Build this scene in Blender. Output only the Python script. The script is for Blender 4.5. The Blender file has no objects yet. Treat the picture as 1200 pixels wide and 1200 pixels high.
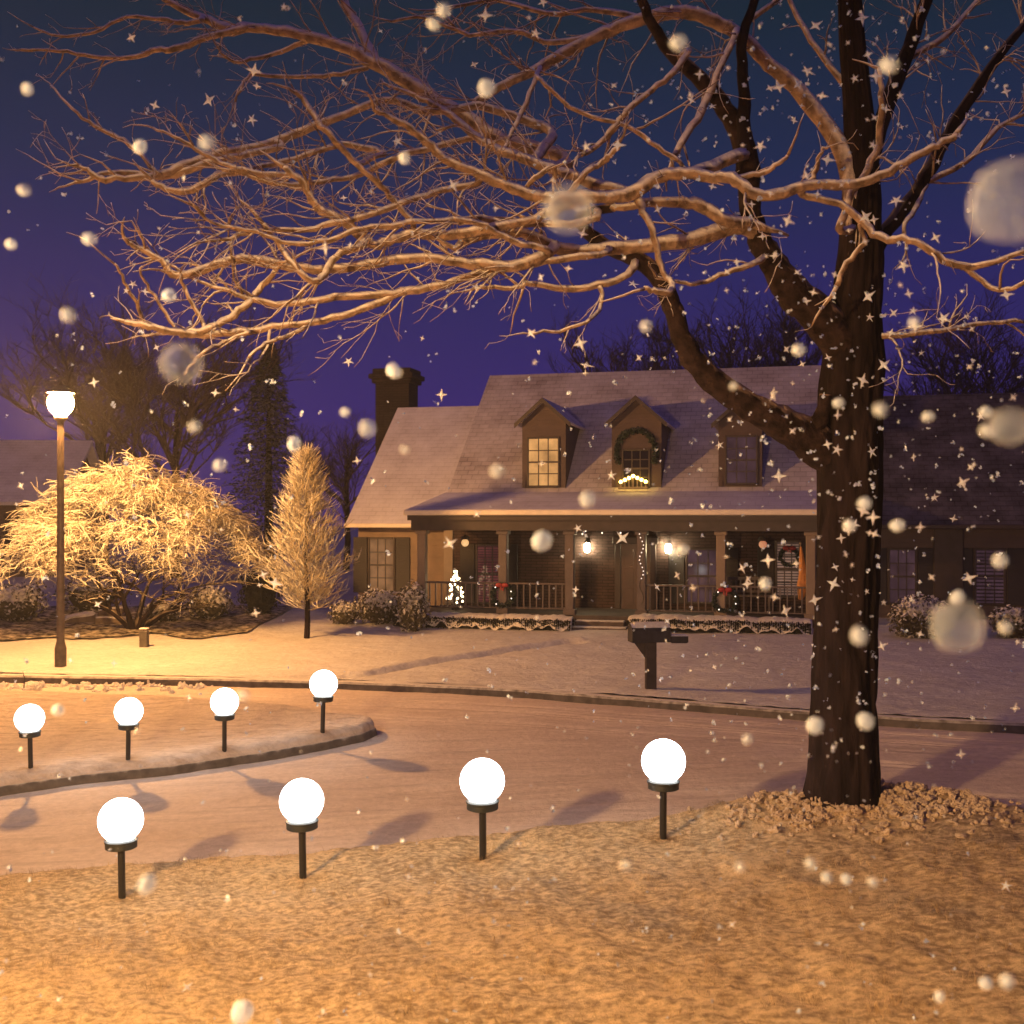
import bpy, math, random
import numpy as np
from mathutils import Vector, Matrix, noise
random.seed(7); rng = np.random.default_rng(7)
scn = bpy.context.scene
C = scn.collection
R = math.radians
F = 4000/3.0            # focal length in photo pixels (1200 px frame)
CX, HY, CAMZ = 600.0, 605.0, 3.1

# ------------------------------------------------------------------ helpers
class MB:
    def __init__(s): s.v = []; s.f = []; s.sm = True
    def add(s, vs, fs):
        b = len(s.v); s.v.extend(tuple(p) for p in vs); s.f.extend(tuple(b+i for i in f) for f in fs); return s
    def box(s, x0, x1, y0, y1, z0, z1):
        return s.add([(x0,y0,z0),(x1,y0,z0),(x1,y1,z0),(x0,y1,z0),(x0,y0,z1),(x1,y0,z1),(x1,y1,z1),(x0,y1,z1)],
                     [(0,3,2,1),(4,5,6,7),(0,1,5,4),(1,2,6,5),(2,3,7,6),(3,0,4,7)])
    def bbox(s, x0, x1, y0, y1, z0, z1, b=.015):
        # box with chamfered vertical and top edges
        xs = [(x0+b,y0),(x1-b,y0),(x1,y0+b),(x1,y1-b),(x1-b,y1),(x0+b,y1),(x0,y1-b),(x0,y0+b)]
        cx, cy = (x0+x1)/2, (y0+y1)/2
        def ring(z, k): return [(cx+(x-cx)*k[0], cy+(y-cy)*k[1], z) for x,y in xs]
        k = (1-2*b/max(x1-x0,1e-4), 1-2*b/max(y1-y0,1e-4))
        vs = ring(z0,k)+ring(z0+b,(1,1))+ring(z1-b,(1,1))+ring(z1,k)
        fs = [(r*8+i, r*8+(i+1)%8, r*8+8+(i+1)%8, r*8+8+i) for r in range(3) for i in range(8)]
        fs += [tuple(range(7,-1,-1)), tuple(range(24,32))]
        return s.add(vs, fs)
    def poly(s, pts): return s.add(pts, [tuple(range(len(pts)))])
    def slab(s, quad, t):
        # quad of 4 points given thickness t along its normal (down)
        q = [Vector(p) for p in quad]; n = (q[1]-q[0]).cross(q[3]-q[0]).normalized()*t
        vs = q+[p-n for p in q]
        return s.add(vs, [(0,1,2,3),(7,6,5,4),(0,4,5,1),(1,5,6,2),(2,6,7,3),(3,7,4,0)])
    def prism(s, prof, axis, a, b):
        # prof 2D polygon extruded: axis 'y' -> (x,z) profile ; axis 'x' -> (y,z) profile
        n = len(prof)
        f = (lambda p,t: (p[0],t,p[1])) if axis == 'y' else (lambda p,t: (t,p[0],p[1]))
        vs = [f(p,a) for p in prof]+[f(p,b) for p in prof]
        return s.add(vs, [tuple(range(n-1,-1,-1)), tuple(range(n,2*n))]+[(i,(i+1)%n,n+(i+1)%n,n+i) for i in range(n)])
    def lathe(s, prof, n=24, c=(0,0,0)):
        vs = []
        for r,z in prof:
            for i in range(n):
                a = 2*math.pi*i/n; vs.append((c[0]+r*math.cos(a), c[1]+r*math.sin(a), c[2]+z))
        fs = [(k*n+i, k*n+(i+1)%n, (k+1)*n+(i+1)%n, (k+1)*n+i) for k in range(len(prof)-1) for i in range(n)]
        fs += [tuple(range(n-1,-1,-1)), tuple((len(prof)-1)*n+i for i in range(n))]
        return s.add(vs, fs)
    def tube(s, pts, rad, n=6, rough=0.0):
        pts = [Vector(p) for p in pts]; m = len(pts)
        if m < 2: return s
        vs = []; up = Vector((.13,.31,.94))
        prev = None
        for i,p in enumerate(pts):
            t = (pts[min(i+1,m-1)]-pts[max(i-1,0)])
            if t.length < 1e-9: t = Vector((0,0,1))
            t.normalize()
            if prev is None:
                a = t.cross(up)
                if a.length < .05: a = t.cross(Vector((1,0,0)))
                a.normalize()
            else:
                a = prev - t*prev.dot(t)
                if a.length < 1e-4: a = t.cross(up)
                a.normalize()
            prev = a; b = t.cross(a)
            r = rad[i]
            for k in range(n):
                an = 2*math.pi*k/n
                rr = r*(1+rough*(random.random()-.5)) if rough else r
                vs.append(p+(a*math.cos(an)+b*math.sin(an))*rr)
        fs = [(i*n+k, i*n+(k+1)%n, (i+1)*n+(k+1)%n, (i+1)*n+k) for i in range(m-1) for k in range(n)]
        fs += [tuple(range(n-1,-1,-1)), tuple((m-1)*n+k for k in range(n))]
        return s.add(vs, fs)
    def ball(s, c, r, n=10, m=7, sq=(1,1,1)):
        prof = [(max(r*math.sin(math.pi*(k)/m),1e-4), -r*math.cos(math.pi*k/m)) for k in range(m+1)]
        b = len(s.v); s.lathe(prof, n)
        for i in range(b, len(s.v)):
            x,y,z = s.v[i]; s.v[i] = (c[0]+x*sq[0], c[1]+y*sq[1], c[2]+z*sq[2])
        return s
    def build(s, name, mat, parent=None, smooth=False):
        me = bpy.data.meshes.new(name); me.from_pydata(s.v, [], s.f); me.update()
        if smooth: me.polygons.foreach_set('use_smooth', [True]*len(me.polygons))
        me.materials.append(mat)
        o = bpy.data.objects.new(name, me); C.objects.link(o)
        if parent is not None: o.parent = parent
        return o

def npmesh(name, V, Fc, mat, parent=None, smooth=False):
    me = bpy.data.meshes.new(name); me.from_pydata(V.tolist() if hasattr(V,'tolist') else V, [], Fc.tolist() if hasattr(Fc,'tolist') else Fc)
    me.update()
    if smooth: me.polygons.foreach_set('use_smooth', [True]*len(me.polygons))
    me.materials.append(mat)
    o = bpy.data.objects.new(name, me); C.objects.link(o)
    if parent is not None: o.parent = parent
    return o

def tag(o, label=None, cat=None, group=None, kind=None):
    if label: o['label'] = label
    if cat: o['category'] = cat
    if group: o['group'] = group
    if kind: o['kind'] = kind
    return o
def empty(name, loc, label, cat, group=None, rz=0):
    o = bpy.data.objects.new(name, None); C.objects.link(o); o.location = loc; o.rotation_euler.z = rz
    o.empty_display_size = .2
    return tag(o, label, cat, group)
def copy_tree(o, parent=None):
    c = o.copy(); C.objects.link(c)
    if parent is not None: c.parent = parent
    for ch in list(o.children): copy_tree(ch, c)
    return c

def px2w(px, py, Y):      # photo pixel at depth Y -> world point
    return Vector(((px-CX)/F*Y, Y, CAMZ-(py-HY)/F*Y))
def sstep(a, b, x):
    t = np.clip((x-a)/(b-a), 0, 1); return t*t*(3-2*t)

# ------------------------------------------------------------------ materials
def mat(name):
    m = bpy.data.materials.new(name); m.use_nodes = True
    nt = m.node_tree; p = nt.nodes['Principled BSDF']
    return m, nt, p
def N(nt, t, **k):
    n = nt.nodes.new(t)
    for a,b in k.items():
        if a in n.inputs: n.inputs[a].default_value = b
        else: setattr(n, a, b)
    return n
def L(nt, a, b): nt.links.new(a, b)
def ramp(nt, fac, stops):
    r = nt.nodes.new('ShaderNodeValToRGB'); e = r.color_ramp.elements
    while len(e) < len(stops): e.new(.5)
    for x,(p,c) in zip(e, stops): x.position = p; x.color = (*c,1) if len(c)==3 else c
    L(nt, fac, r.inputs['Fac']); return r
def coords(nt, scale=(1,1,1)):
    tc = nt.nodes.new('ShaderNodeTexCoord'); mp = nt.nodes.new('ShaderNodeMapping'); mp.inputs['Scale'].default_value = scale
    L(nt, tc.outputs['Object'], mp.inputs['Vector']); return mp.outputs['Vector']
def simple(name, col, rough=.7, var=.25, scale=6, bump=.2, metal=0, bscale=None):
    m, nt, p = mat(name)
    v = coords(nt)
    n = N(nt,'ShaderNodeTexNoise', Scale=scale, Detail=6.0); L(nt, v, n.inputs['Vector'])
    a = tuple(c*(1-var) for c in col); b = tuple(min(1,c*(1+var)) for c in col)
    r = ramp(nt, n.outputs['Fac'], [(.3,a),(.7,b)]); L(nt, r.outputs['Color'], p.inputs['Base Color'])
    p.inputs['Roughness'].default_value = rough; p.inputs['Metallic'].default_value = metal
    if bump:
        n2 = N(nt,'ShaderNodeTexNoise', Scale=bscale or scale*4, Detail=5.0); L(nt, v, n2.inputs['Vector'])
        bp = N(nt,'ShaderNodeBump', Strength=bump, Distance=.02); L(nt, n2.outputs['Fac'], bp.inputs['Height']); L(nt, bp.outputs['Normal'], p.inputs['Normal'])
    return m
def emis(name, col, strength):
    m, nt, p = mat(name)
    p.inputs['Base Color'].default_value = (.8,.8,.8,1)
    p.inputs['Emission Color'].default_value = (*col,1); p.inputs['Emission Strength'].default_value = strength
    return m
def topsnow(name, col, snow=(.82,.84,.9), lo=.15, hi=.55, var=.35, scale=8, bump=.6, vz=1.0, dist=.03, rough=.85, jitter=.5):
    # base material with snow lying on whatever faces upward
    m, nt, p = mat(name)
    v = coords(nt, (1,1,vz))
    n = N(nt,'ShaderNodeTexNoise', Scale=scale, Detail=8.0); L(nt, v, n.inputs['Vector'])
    a = tuple(c*(1-var) for c in col); b = tuple(min(1,c*(1+var)) for c in col)
    r = ramp(nt, n.outputs['Fac'], [(.3,a),(.7,b)])
    g = nt.nodes.new('ShaderNodeNewGeometry'); sx = nt.nodes.new('ShaderNodeSeparateXYZ'); L(nt, g.outputs['Normal'], sx.inputs[0])
    ad = N(nt,'ShaderNodeMath', operation='MULTIPLY_ADD'); L(nt, n.outputs['Fac'], ad.inputs[0]); ad.inputs[1].default_value = jitter; 
    L(nt, sx.outputs['Z'], ad.inputs[2])
    mr = N(nt,'ShaderNodeMapRange'); mr.inputs['From Min'].default_value = lo+jitter*.5; mr.inputs['From Max'].default_value = hi+jitter*.5
    L(nt, ad.outputs[0], mr.inputs['Value'])
    mx = N(nt,'ShaderNodeMix', data_type='RGBA'); L(nt, mr.outputs[0], mx.inputs['Factor']); L(nt, r.outputs['Color'], mx.inputs['A']); mx.inputs['B'].default_value = (*snow,1)
    L(nt, mx.outputs['Result'], p.inputs['Base Color']); p.inputs['Roughness'].default_value = rough
    if bump:
        bp = N(nt,'ShaderNodeBump', Strength=bump, Distance=dist); L(nt, n.outputs['Fac'], bp.inputs['Height']); L(nt, bp.outputs['Normal'], p.inputs['Normal'])
    return m
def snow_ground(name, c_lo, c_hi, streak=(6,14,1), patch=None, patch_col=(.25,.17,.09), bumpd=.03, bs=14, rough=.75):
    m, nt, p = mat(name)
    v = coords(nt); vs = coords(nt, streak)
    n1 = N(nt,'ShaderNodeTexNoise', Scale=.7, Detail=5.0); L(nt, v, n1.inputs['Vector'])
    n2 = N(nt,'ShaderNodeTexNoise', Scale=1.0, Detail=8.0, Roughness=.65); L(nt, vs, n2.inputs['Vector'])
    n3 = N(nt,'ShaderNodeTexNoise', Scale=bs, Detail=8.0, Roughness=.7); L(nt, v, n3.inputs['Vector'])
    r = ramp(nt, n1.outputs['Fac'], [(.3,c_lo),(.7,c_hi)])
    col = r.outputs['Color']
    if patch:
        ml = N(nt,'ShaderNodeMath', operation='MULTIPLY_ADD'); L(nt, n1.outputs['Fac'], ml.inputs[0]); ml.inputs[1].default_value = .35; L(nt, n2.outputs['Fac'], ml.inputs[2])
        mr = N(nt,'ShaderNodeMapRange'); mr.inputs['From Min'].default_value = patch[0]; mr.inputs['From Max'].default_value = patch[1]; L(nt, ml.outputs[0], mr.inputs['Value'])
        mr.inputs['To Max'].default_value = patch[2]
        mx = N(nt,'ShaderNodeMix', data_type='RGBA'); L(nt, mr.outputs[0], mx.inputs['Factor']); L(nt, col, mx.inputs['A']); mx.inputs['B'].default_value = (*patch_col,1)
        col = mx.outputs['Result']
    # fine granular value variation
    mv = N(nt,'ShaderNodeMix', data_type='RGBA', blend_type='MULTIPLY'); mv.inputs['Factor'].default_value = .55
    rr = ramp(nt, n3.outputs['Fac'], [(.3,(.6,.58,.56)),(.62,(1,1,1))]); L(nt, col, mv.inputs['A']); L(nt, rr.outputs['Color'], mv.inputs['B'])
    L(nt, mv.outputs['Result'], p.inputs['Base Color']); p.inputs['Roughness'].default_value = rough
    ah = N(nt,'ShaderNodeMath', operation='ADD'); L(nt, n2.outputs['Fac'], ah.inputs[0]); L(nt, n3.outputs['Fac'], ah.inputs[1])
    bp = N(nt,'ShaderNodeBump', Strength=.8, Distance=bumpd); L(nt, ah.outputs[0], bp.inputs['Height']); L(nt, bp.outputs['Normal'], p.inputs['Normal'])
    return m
def roofmat(name, c1, c2, row=.14, snowmix=.55, snow=(.8,.78,.84)):
    m, nt, p = mat(name)
    tc = nt.nodes.new('ShaderNodeTexCoord'); mp = nt.nodes.new('ShaderNodeMapping'); L(nt, tc.outputs['Object'], mp.inputs['Vector'])
    # use (x, z) so courses run level across the slope
    sx = nt.nodes.new('ShaderNodeSeparateXYZ'); L(nt, mp.outputs[0], sx.inputs[0])
    cb = nt.nodes.new('ShaderNodeCombineXYZ'); L(nt, sx.outputs['X'], cb.inputs['X']); L(nt, sx.outputs['Z'], cb.inputs['Y'])
    b = N(nt,'ShaderNodeTexBrick', Scale=1.0); b.inputs['Brick Width'].default_value = .3; b.inputs['Row Height'].default_value = row
    b.inputs['Mortar Size'].default_value = .012; b.inputs['Mortar Smooth'].default_value = .3
    b.inputs['Color1'].default_value = (*c1,1); b.inputs['Color2'].default_value = (*c2,1); b.inputs['Mortar'].default_value = tuple(x*.45 for x in c1)+(1,)
    L(nt, cb.outputs[0], b.inputs['Vector'])
    n = N(nt,'ShaderNodeTexNoise', Scale=1.1, Detail=8.0, Roughness=.65); L(nt, mp.outputs[0], n.inputs['Vector'])
    mr = N(nt,'ShaderNodeMapRange'); mr.inputs['From Min'].default_value = .3; mr.inputs['From Max'].default_value = .7
    mr.inputs['To Min'].default_value = snowmix-.3; mr.inputs['To Max'].default_value = snowmix+.25; L(nt, n.outputs['Fac'], mr.inputs['Value'])
    mx = N(nt,'ShaderNodeMix', data_type='RGBA'); L(nt, mr.outputs[0], mx.inputs['Factor']); L(nt, b.outputs['Color'], mx.inputs['A']); mx.inputs['B'].default_value = (*snow,1)
    L(nt, mx.outputs['Result'], p.inputs['Base Color']); p.inputs['Roughness'].default_value = .85
    bp = N(nt,'ShaderNodeBump', Strength=.5, Distance=.02); L(nt, b.outputs['Fac'], bp.inputs['Height']); bp.invert = True; L(nt, bp.outputs['Normal'], p.inputs['Normal'])
    return m
def siding(name, col, course=.16):
    m, nt, p = mat(name)
    tc = nt.nodes.new('ShaderNodeTexCoord'); sx = nt.nodes.new('ShaderNodeSeparateXYZ'); L(nt, tc.outputs['Object'], sx.inputs[0])
    dv = N(nt,'ShaderNodeMath', operation='DIVIDE'); L(nt, sx.outputs['Z'], dv.inputs[0]); dv.inputs[1].default_value = course
    fr = N(nt,'ShaderNodeMath', operation='FRACT'); L(nt, dv.outputs[0], fr.inputs[0])
    n = N(nt,'ShaderNodeTexNoise', Scale=3.0, Detail=5.0); L(nt, tc.outputs['Object'], n.inputs['Vector'])
    r = ramp(nt, n.outputs['Fac'], [(.3,tuple(c*.82 for c in col)),(.7,tuple(c*1.1 for c in col))])
    L(nt, r.outputs['Color'], p.inputs['Base Color']); p.inputs['Roughness'].default_value = .6
    bp = N(nt,'ShaderNodeBump', Strength=.9, Distance=.02); L(nt, fr.outputs[0], bp.inputs['Height']); bp.invert = True; L(nt, bp.outputs['Normal'], p.inputs['Normal'])
    return m
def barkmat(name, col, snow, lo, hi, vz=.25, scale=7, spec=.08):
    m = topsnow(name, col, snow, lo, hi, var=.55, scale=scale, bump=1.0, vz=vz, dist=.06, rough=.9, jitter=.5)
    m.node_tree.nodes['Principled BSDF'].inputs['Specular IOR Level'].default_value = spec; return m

M = {}
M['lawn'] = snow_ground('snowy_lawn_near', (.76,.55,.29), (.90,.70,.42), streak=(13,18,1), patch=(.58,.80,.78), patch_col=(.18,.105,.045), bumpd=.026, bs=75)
M['lawn_far'] = snow_ground('snow_lawn_far', (.70,.66,.62), (.82,.80,.78), streak=(2,6,1), patch=(.70,.95,.35), patch_col=(.36,.27,.18), bumpd=.05, bs=9)
M['island'] = snow_ground('snow_island', (.58,.47,.38), (.74,.62,.52), streak=(2.5,9,1), patch=(.64,.9,.6), patch_col=(.22,.14,.09), bumpd=.05, bs=12)
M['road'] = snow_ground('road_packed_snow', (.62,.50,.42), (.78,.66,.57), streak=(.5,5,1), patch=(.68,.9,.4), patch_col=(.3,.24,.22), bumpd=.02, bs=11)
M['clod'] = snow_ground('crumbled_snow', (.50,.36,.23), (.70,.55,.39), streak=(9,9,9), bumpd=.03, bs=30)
M['snow'] = snow_ground('loose_snow', (.74,.70,.64), (.86,.82,.78), streak=(9,9,9), bumpd=.03, bs=20)
M['kerb'] = topsnow('kerb_concrete', (.10,.085,.08), (.7,.66,.62), .5, .9, bump=.3)
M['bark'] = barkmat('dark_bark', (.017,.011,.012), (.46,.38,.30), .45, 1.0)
M['limbbark'] = topsnow('rimed_lamplit_bark', (.026,.016,.015), (.60,.41,.26), .34, 1.0, var=.6, scale=9, bump=1.0, vz=1, dist=.05, rough=.9, jitter=1.1)  # rime on upper faces, tinted warm to look lamplit
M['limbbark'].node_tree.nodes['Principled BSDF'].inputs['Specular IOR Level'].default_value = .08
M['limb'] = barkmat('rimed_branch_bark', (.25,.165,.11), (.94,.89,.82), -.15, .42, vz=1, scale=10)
M['twigsnow'] = topsnow('snow_coated_twigs', (.30,.24,.15), (.68,.66,.58), -.45, .3, bump=0)
M['twigdark'] = topsnow('dark_bare_twigs', (.075,.055,.06), (.4,.38,.42), .5, 1.0, bump=0)
M['conifer'] = topsnow('dark_needles', (.02,.035,.03), (.4,.42,.5), .6, 1.1, bump=0)
M['leaf'] = topsnow('snow_dusted_shrub_leaves', (.07,.06,.035), (.84,.80,.74), .05, .6, bump=0)
M['hedge'] = topsnow('hedge_leaves', (.016,.016,.011), (.84,.80,.74), .85, 1.05, bump=0)
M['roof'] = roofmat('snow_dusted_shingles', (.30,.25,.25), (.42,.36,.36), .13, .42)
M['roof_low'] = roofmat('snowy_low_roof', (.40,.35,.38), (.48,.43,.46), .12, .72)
M['roof_shaded'] = roofmat('shaded_wing_shingles', (.045,.040,.055), (.065,.055,.075), .12, .12, (.3,.28,.36))  # right wing's shade put into darker, barer shingle colours
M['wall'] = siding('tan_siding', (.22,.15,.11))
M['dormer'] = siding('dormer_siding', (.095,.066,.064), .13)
M['trim'] = simple('cream_trim_paint', (.25,.19,.15), .55, .1, 4, .05)
M['fascia'] = simple('pale_gutter_paint', (.80,.72,.62), .5, .08, 4, .05)
M['darktrim'] = simple('brown_trim_paint', (.042,.029,.031), .5, .2, 5, .1)
M['shutter'] = siding('dark_shutter_louvres', (.030,.026,.032), .06)
M['rail'] = simple('porch_rail_paint', (.11,.085,.088), .5, .15, 5, .1)
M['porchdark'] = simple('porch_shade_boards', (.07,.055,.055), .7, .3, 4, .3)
M['step'] = topsnow('snowy_step', (.09,.07,.07), (.85,.82,.8), .5, .9, bump=.3)
M['brickdark'] = roofmat('dark_chimney_brick', (.016,.010,.012), (.026,.016,.016), .08, .0, (.1,.09,.1))  # very dark brick rows for chimney and cap
M['brickwall'] = roofmat('shaded_porch_brick', (.050,.030,.030), (.072,.042,.040), .08, .0, (.2,.15,.14))  # brick darkened so its colour holds the porch shade
M['bed_shade'] = topsnow('shaded_bed_soil', (.045,.03,.02), (.7,.62,.5), .95, 1.1, scale=6, bump=.8)  # dark sheet colour that holds the shade under the tree
M['rock'] = topsnow('garden_stone', (.16,.12,.09), (.84,.8,.74), .35, .75, scale=5, bump=.8)
M['blackmetal'] = simple('black_plastic', (.012,.012,.013), .35, .2, 8, .05)
M['greycollar'] = simple('dark_grey_collar', (.016,.020,.020), .5, .15, 8, .05)
M['pole'] = simple('weathered_lamp_pole', (.10,.075,.06), .5, .3, 9, .15)
M['mailbox'] = topsnow('mailbox_paint', (.022,.020,.030), (.82,.8,.84), .55, .8, bump=.1, jitter=.2)
M['woodpost'] = simple('dark_wood_post', (.030,.022,.026), .8, .35, 6, .4)
M['bollard'] = topsnow('utility_post', (.10,.085,.07), (.8,.76,.7), .6, .9, bump=.2)
M['glassdark'] = simple('dark_window_glass', (.02,.018,.025), .06, .2, 2, 0); M['glassdark'].node_tree.nodes['Principled BSDF'].inputs['Specular IOR Level'].default_value = .25
M['flake'] = simple('snowflake_ice', (.52,.64,1.0), .6, .02, 5, 0)
_p = M['flake'].node_tree.nodes['Principled BSDF']; _p.inputs['Subsurface Weight'].default_value = 1.0; _p.inputs['Subsurface Scale'].default_value = .04; _p.inputs['Subsurface Radius'].default_value = (1,1,1); _p.inputs['Specular IOR Level'].default_value = .1
def lacy(name, fac):
    m = M['flake'].copy(); m.name = name; nt = m.node_tree; p = nt.nodes['Principled BSDF']; tr = nt.nodes.new('ShaderNodeBsdfTransparent'); mx = nt.nodes.new('ShaderNodeMixShader'); mx.inputs[0].default_value = fac
    L(nt, p.outputs[0], mx.inputs[1]); L(nt, tr.outputs[0], mx.inputs[2]); L(nt, mx.outputs[0], nt.nodes['Material Output'].inputs['Surface']); return m
M['flake_lacy'] = lacy('lacy_snowflake', .58); M['flake_thin'] = lacy('thin_lacy_snowflake', .86)
M['grass'] = simple('dry_grass', (.34,.23,.11), .8, .5, 3, 0)
M['door'] = simple('front_door_paint', (.07,.035,.03), .4, .2, 3, .1)
M['red'] = simple('red_ribbon', (.35,.03,.035), .5, .2, 6, .1)
M['flag'] = simple('orange_cloth', (.55,.24,.08), .8, .3, 9, .2)
M['blind'] = siding('red_window_blind', (.33,.16,.15), .07)

def lit_window(name, col, strength, blinds=0.0, course=.07):
    m, nt, p = mat(name)
    tc = nt.nodes.new('ShaderNodeTexCoord'); sx = nt.nodes.new('ShaderNodeSeparateXYZ'); L(nt, tc.outputs['Object'], sx.inputs[0])
    n = N(nt,'ShaderNodeTexNoise', Scale=2.2, Detail=3.0); L(nt, tc.outputs['Object'], n.inputs['Vector'])
    r = ramp(nt, n.outputs['Fac'], [(.3,tuple(c*.45 for c in col)),(.65,col)])
    colr = r.outputs['Color']
    if blinds:
        dv = N(nt,'ShaderNodeMath', operation='DIVIDE'); L(nt, sx.outputs['Z'], dv.inputs[0]); dv.inputs[1].default_value = course
        fr = N(nt,'ShaderNodeMath', operation='FRACT'); L(nt, dv.outputs[0], fr.inputs[0])
        rr = ramp(nt, fr.outputs[0], [(.35,(1-blinds,)*3),(.5,(1,1,1))])
        mm = N(nt,'ShaderNodeMix', data_type='RGBA', blend_type='MULTIPLY'); mm.inputs['Factor'].default_value = 1.0
        L(nt, colr, mm.inputs['A']); L(nt, rr.outputs['Color'], mm.inputs['B']); colr = mm.outputs['Result']
    p.inputs['Base Color'].default_value = (.02,.016,.016,1); p.inputs['Roughness'].default_value = .06; p.inputs['Specular IOR Level'].default_value = .25
    L(nt, colr, p.inputs['Emission Color']); p.inputs['Emission Strength'].default_value = strength
    return m
M['lit_warm'] = lit_window('warm_lit_curtain', (.95,.46,.15), .85)
M['lit_dim'] = lit_window('dim_lit_curtain', (.55,.26,.11), .5)
M['lit_blind'] = lit_window('lit_white_blind', (.75,.42,.30), .34, .85)
M['lit_red'] = lit_window('lit_red_blind', (.55,.14,.14), .24, .8)
M['lit_faint'] = lit_window('faint_blind', (.40,.20,.30), .16, .85, .09)
M['glow_faint'] = lit_window('faint_pane_glow', (.30,.15,.20), .2)  # faint glow added to the panes so the muntins show
M['globe'] = emis('white_glowing_globe', (1,1,.98), 11)
M['sodium'] = emis('sodium_lamp_glow', (1,.47,.13), 2150)
M['sodium_near'] = emis('near_sodium_lamp_glow', (1,.56,.22), 3000)
M['lantern'] = emis('porch_lantern_glow', (1,.78,.42), 110)
M['bulb'] = emis('warm_fairy_bulb', (1,.72,.38), 9)
M['bulbw'] = emis('white_fairy_bulb', (1,.86,.75), 2.2)
M['candle'] = emis('yellow_candle_bulb', (1,.62,.10), 26)
M['pendant'] = emis('dim_pendant_glow', (1,.55,.2), .75)
M['pendant2'] = emis('faint_pendant_glow', (1,.30,.12), .38)

# ------------------------------------------------------------------ terrain
def tilt(x, y): return .05*np.clip(x,-12,9)*(1-sstep(12,20,y))
def road_z(x, y): return tilt(x,y)+0*x
def solve(px, py, dz):          # pixel -> point on road level + dz
    Y = 12.0
    for _ in range(40):
        x = (px-CX)/F*Y; z = float(tilt(x,Y))+dz
        Y = .5*Y+.5*((CAMZ-z)*F/(py-HY))
    return ((px-CX)/F*Y, Y)
NE = [solve(*p,.14) for p in [(0,1015),(150,1006),(300,995),(450,982),(600,968),(730,956),(850,945),(950,934),(1040,930),(1120,940),(1200,957)]]
NE = [(-16,7.2),(-9,8.7)]+NE+[(9,10.6),(16,8.5)]
FK = [solve(*p,.13) for p in [(0,792),(200,795),(420,800),(600,808),(700,816),(850,827),(950,835),(1200,849)]]
FK = [(-45,22.5),(-16,22.2)]+FK+[(14,12.5),(30,3)]
def smooth_fn(pts, x0, x1, n=600, k=25):
    xs = np.linspace(x0,x1,n); ys = np.interp(xs, [p[0] for p in pts], [p[1] for p in pts])
    ker = np.ones(k)/k; yp = np.pad(ys,(k//2,k//2),mode='edge'); ys = np.convolve(yp,ker,'valid')
    return lambda x: np.interp(x, xs, ys)
near_edge = smooth_fn(NE,-16,16); far_edge = smooth_fn(FK,-45,30,1500,25)
IN = [solve(*p,0) for p in [(0,932),(100,918),(200,908),(300,893),(380,879)]]
TIPX, TIPY = solve(438,862,0)
IF = [solve(*p,.1) for p in [(395,842),(330,832),(200,822),(0,814)]]
def fb(x, y, s, o=4, seed=0.0):
    return noise.fractal(Vector((x*s+seed, y*s-seed, seed*1.7)), .6, 2.1, o)

def near_lawn_z(x, y, detail=True):
    z = float(tilt(x,y))+.14
    dx, dy = x-3.3, y-10.95
    z += .15*math.exp(-((dx/1.35)**2+(dy/.75)**2))
    if detail:
        z += .035*fb(x,y,.9,3,3.1)+.020*fb(x,y,5.5,4,8.0)
        md = math.exp(-((dx/1.5)**2+((dy+.25)/.45)**2))
        z += .10*md*abs(fb(x,y,5,3,1.3))
    return z
def far_lawn_z(x, y, detail=True):
    z = float(tilt(x,y))+.15+.027*max(0,y-float(far_edge(x))-.2)
    z = min(z, 1.1)
    if detail: z += .03*fb(x,y,.5,4,5.5)+.012*fb(x,y,3.0,3,2.0)
    return z
# walk line over the far lawn (a shallow trough with a bank on one side)
WALK = [(solve(425,792,.16)),(solve(480,778,.25)),(solve(540,766,.33)),(solve(600,757,.36)),(solve(668,748,.4))]
WX = [p[0] for p in WALK]; WY = [p[1] for p in WALK]

def strip(name, xs, y0f, y1f, rows, zf, m, power=1.0, kind='structure', skirt=None):
    V = []; nx = len(xs); nr = len(rows)
    for x in xs:
        a, b = y0f(x), y1f(x)
        for t in rows:
            y = a+(b-a)*t; V.append((x,y,zf(x,y)))
    Fc = [(i*nr+j, (i+1)*nr+j, (i+1)*nr+j+1, i*nr+j+1) for i in range(nx-1) for j in range(nr-1)]
    o = npmesh(name, V, Fc, m, smooth=True); tag(o, kind=kind); return o
# ground to the horizon
g = MB(); n_ = 48
for i in range(n_+1):
    for j in range(n_+1):
        x = (i/n_-.5)*2; y = (j/n_-.5)*2
        X = 500*x*abs(x); Y = 500*y*abs(y)+20
        g.v.append((X, Y, -1.3+(.6*sstep(60,200,abs(Y))*fb(X,Y,.01))))
g.f = [(i*(n_+1)+j,(i+1)*(n_+1)+j,(i+1)*(n_+1)+j+1,i*(n_+1)+j+1) for i in range(n_) for j in range(n_)]
tag(g.build('ground', M['lawn_far'], smooth=True), 'snow covered open ground reaching to the horizon', None, kind='structure')
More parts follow.
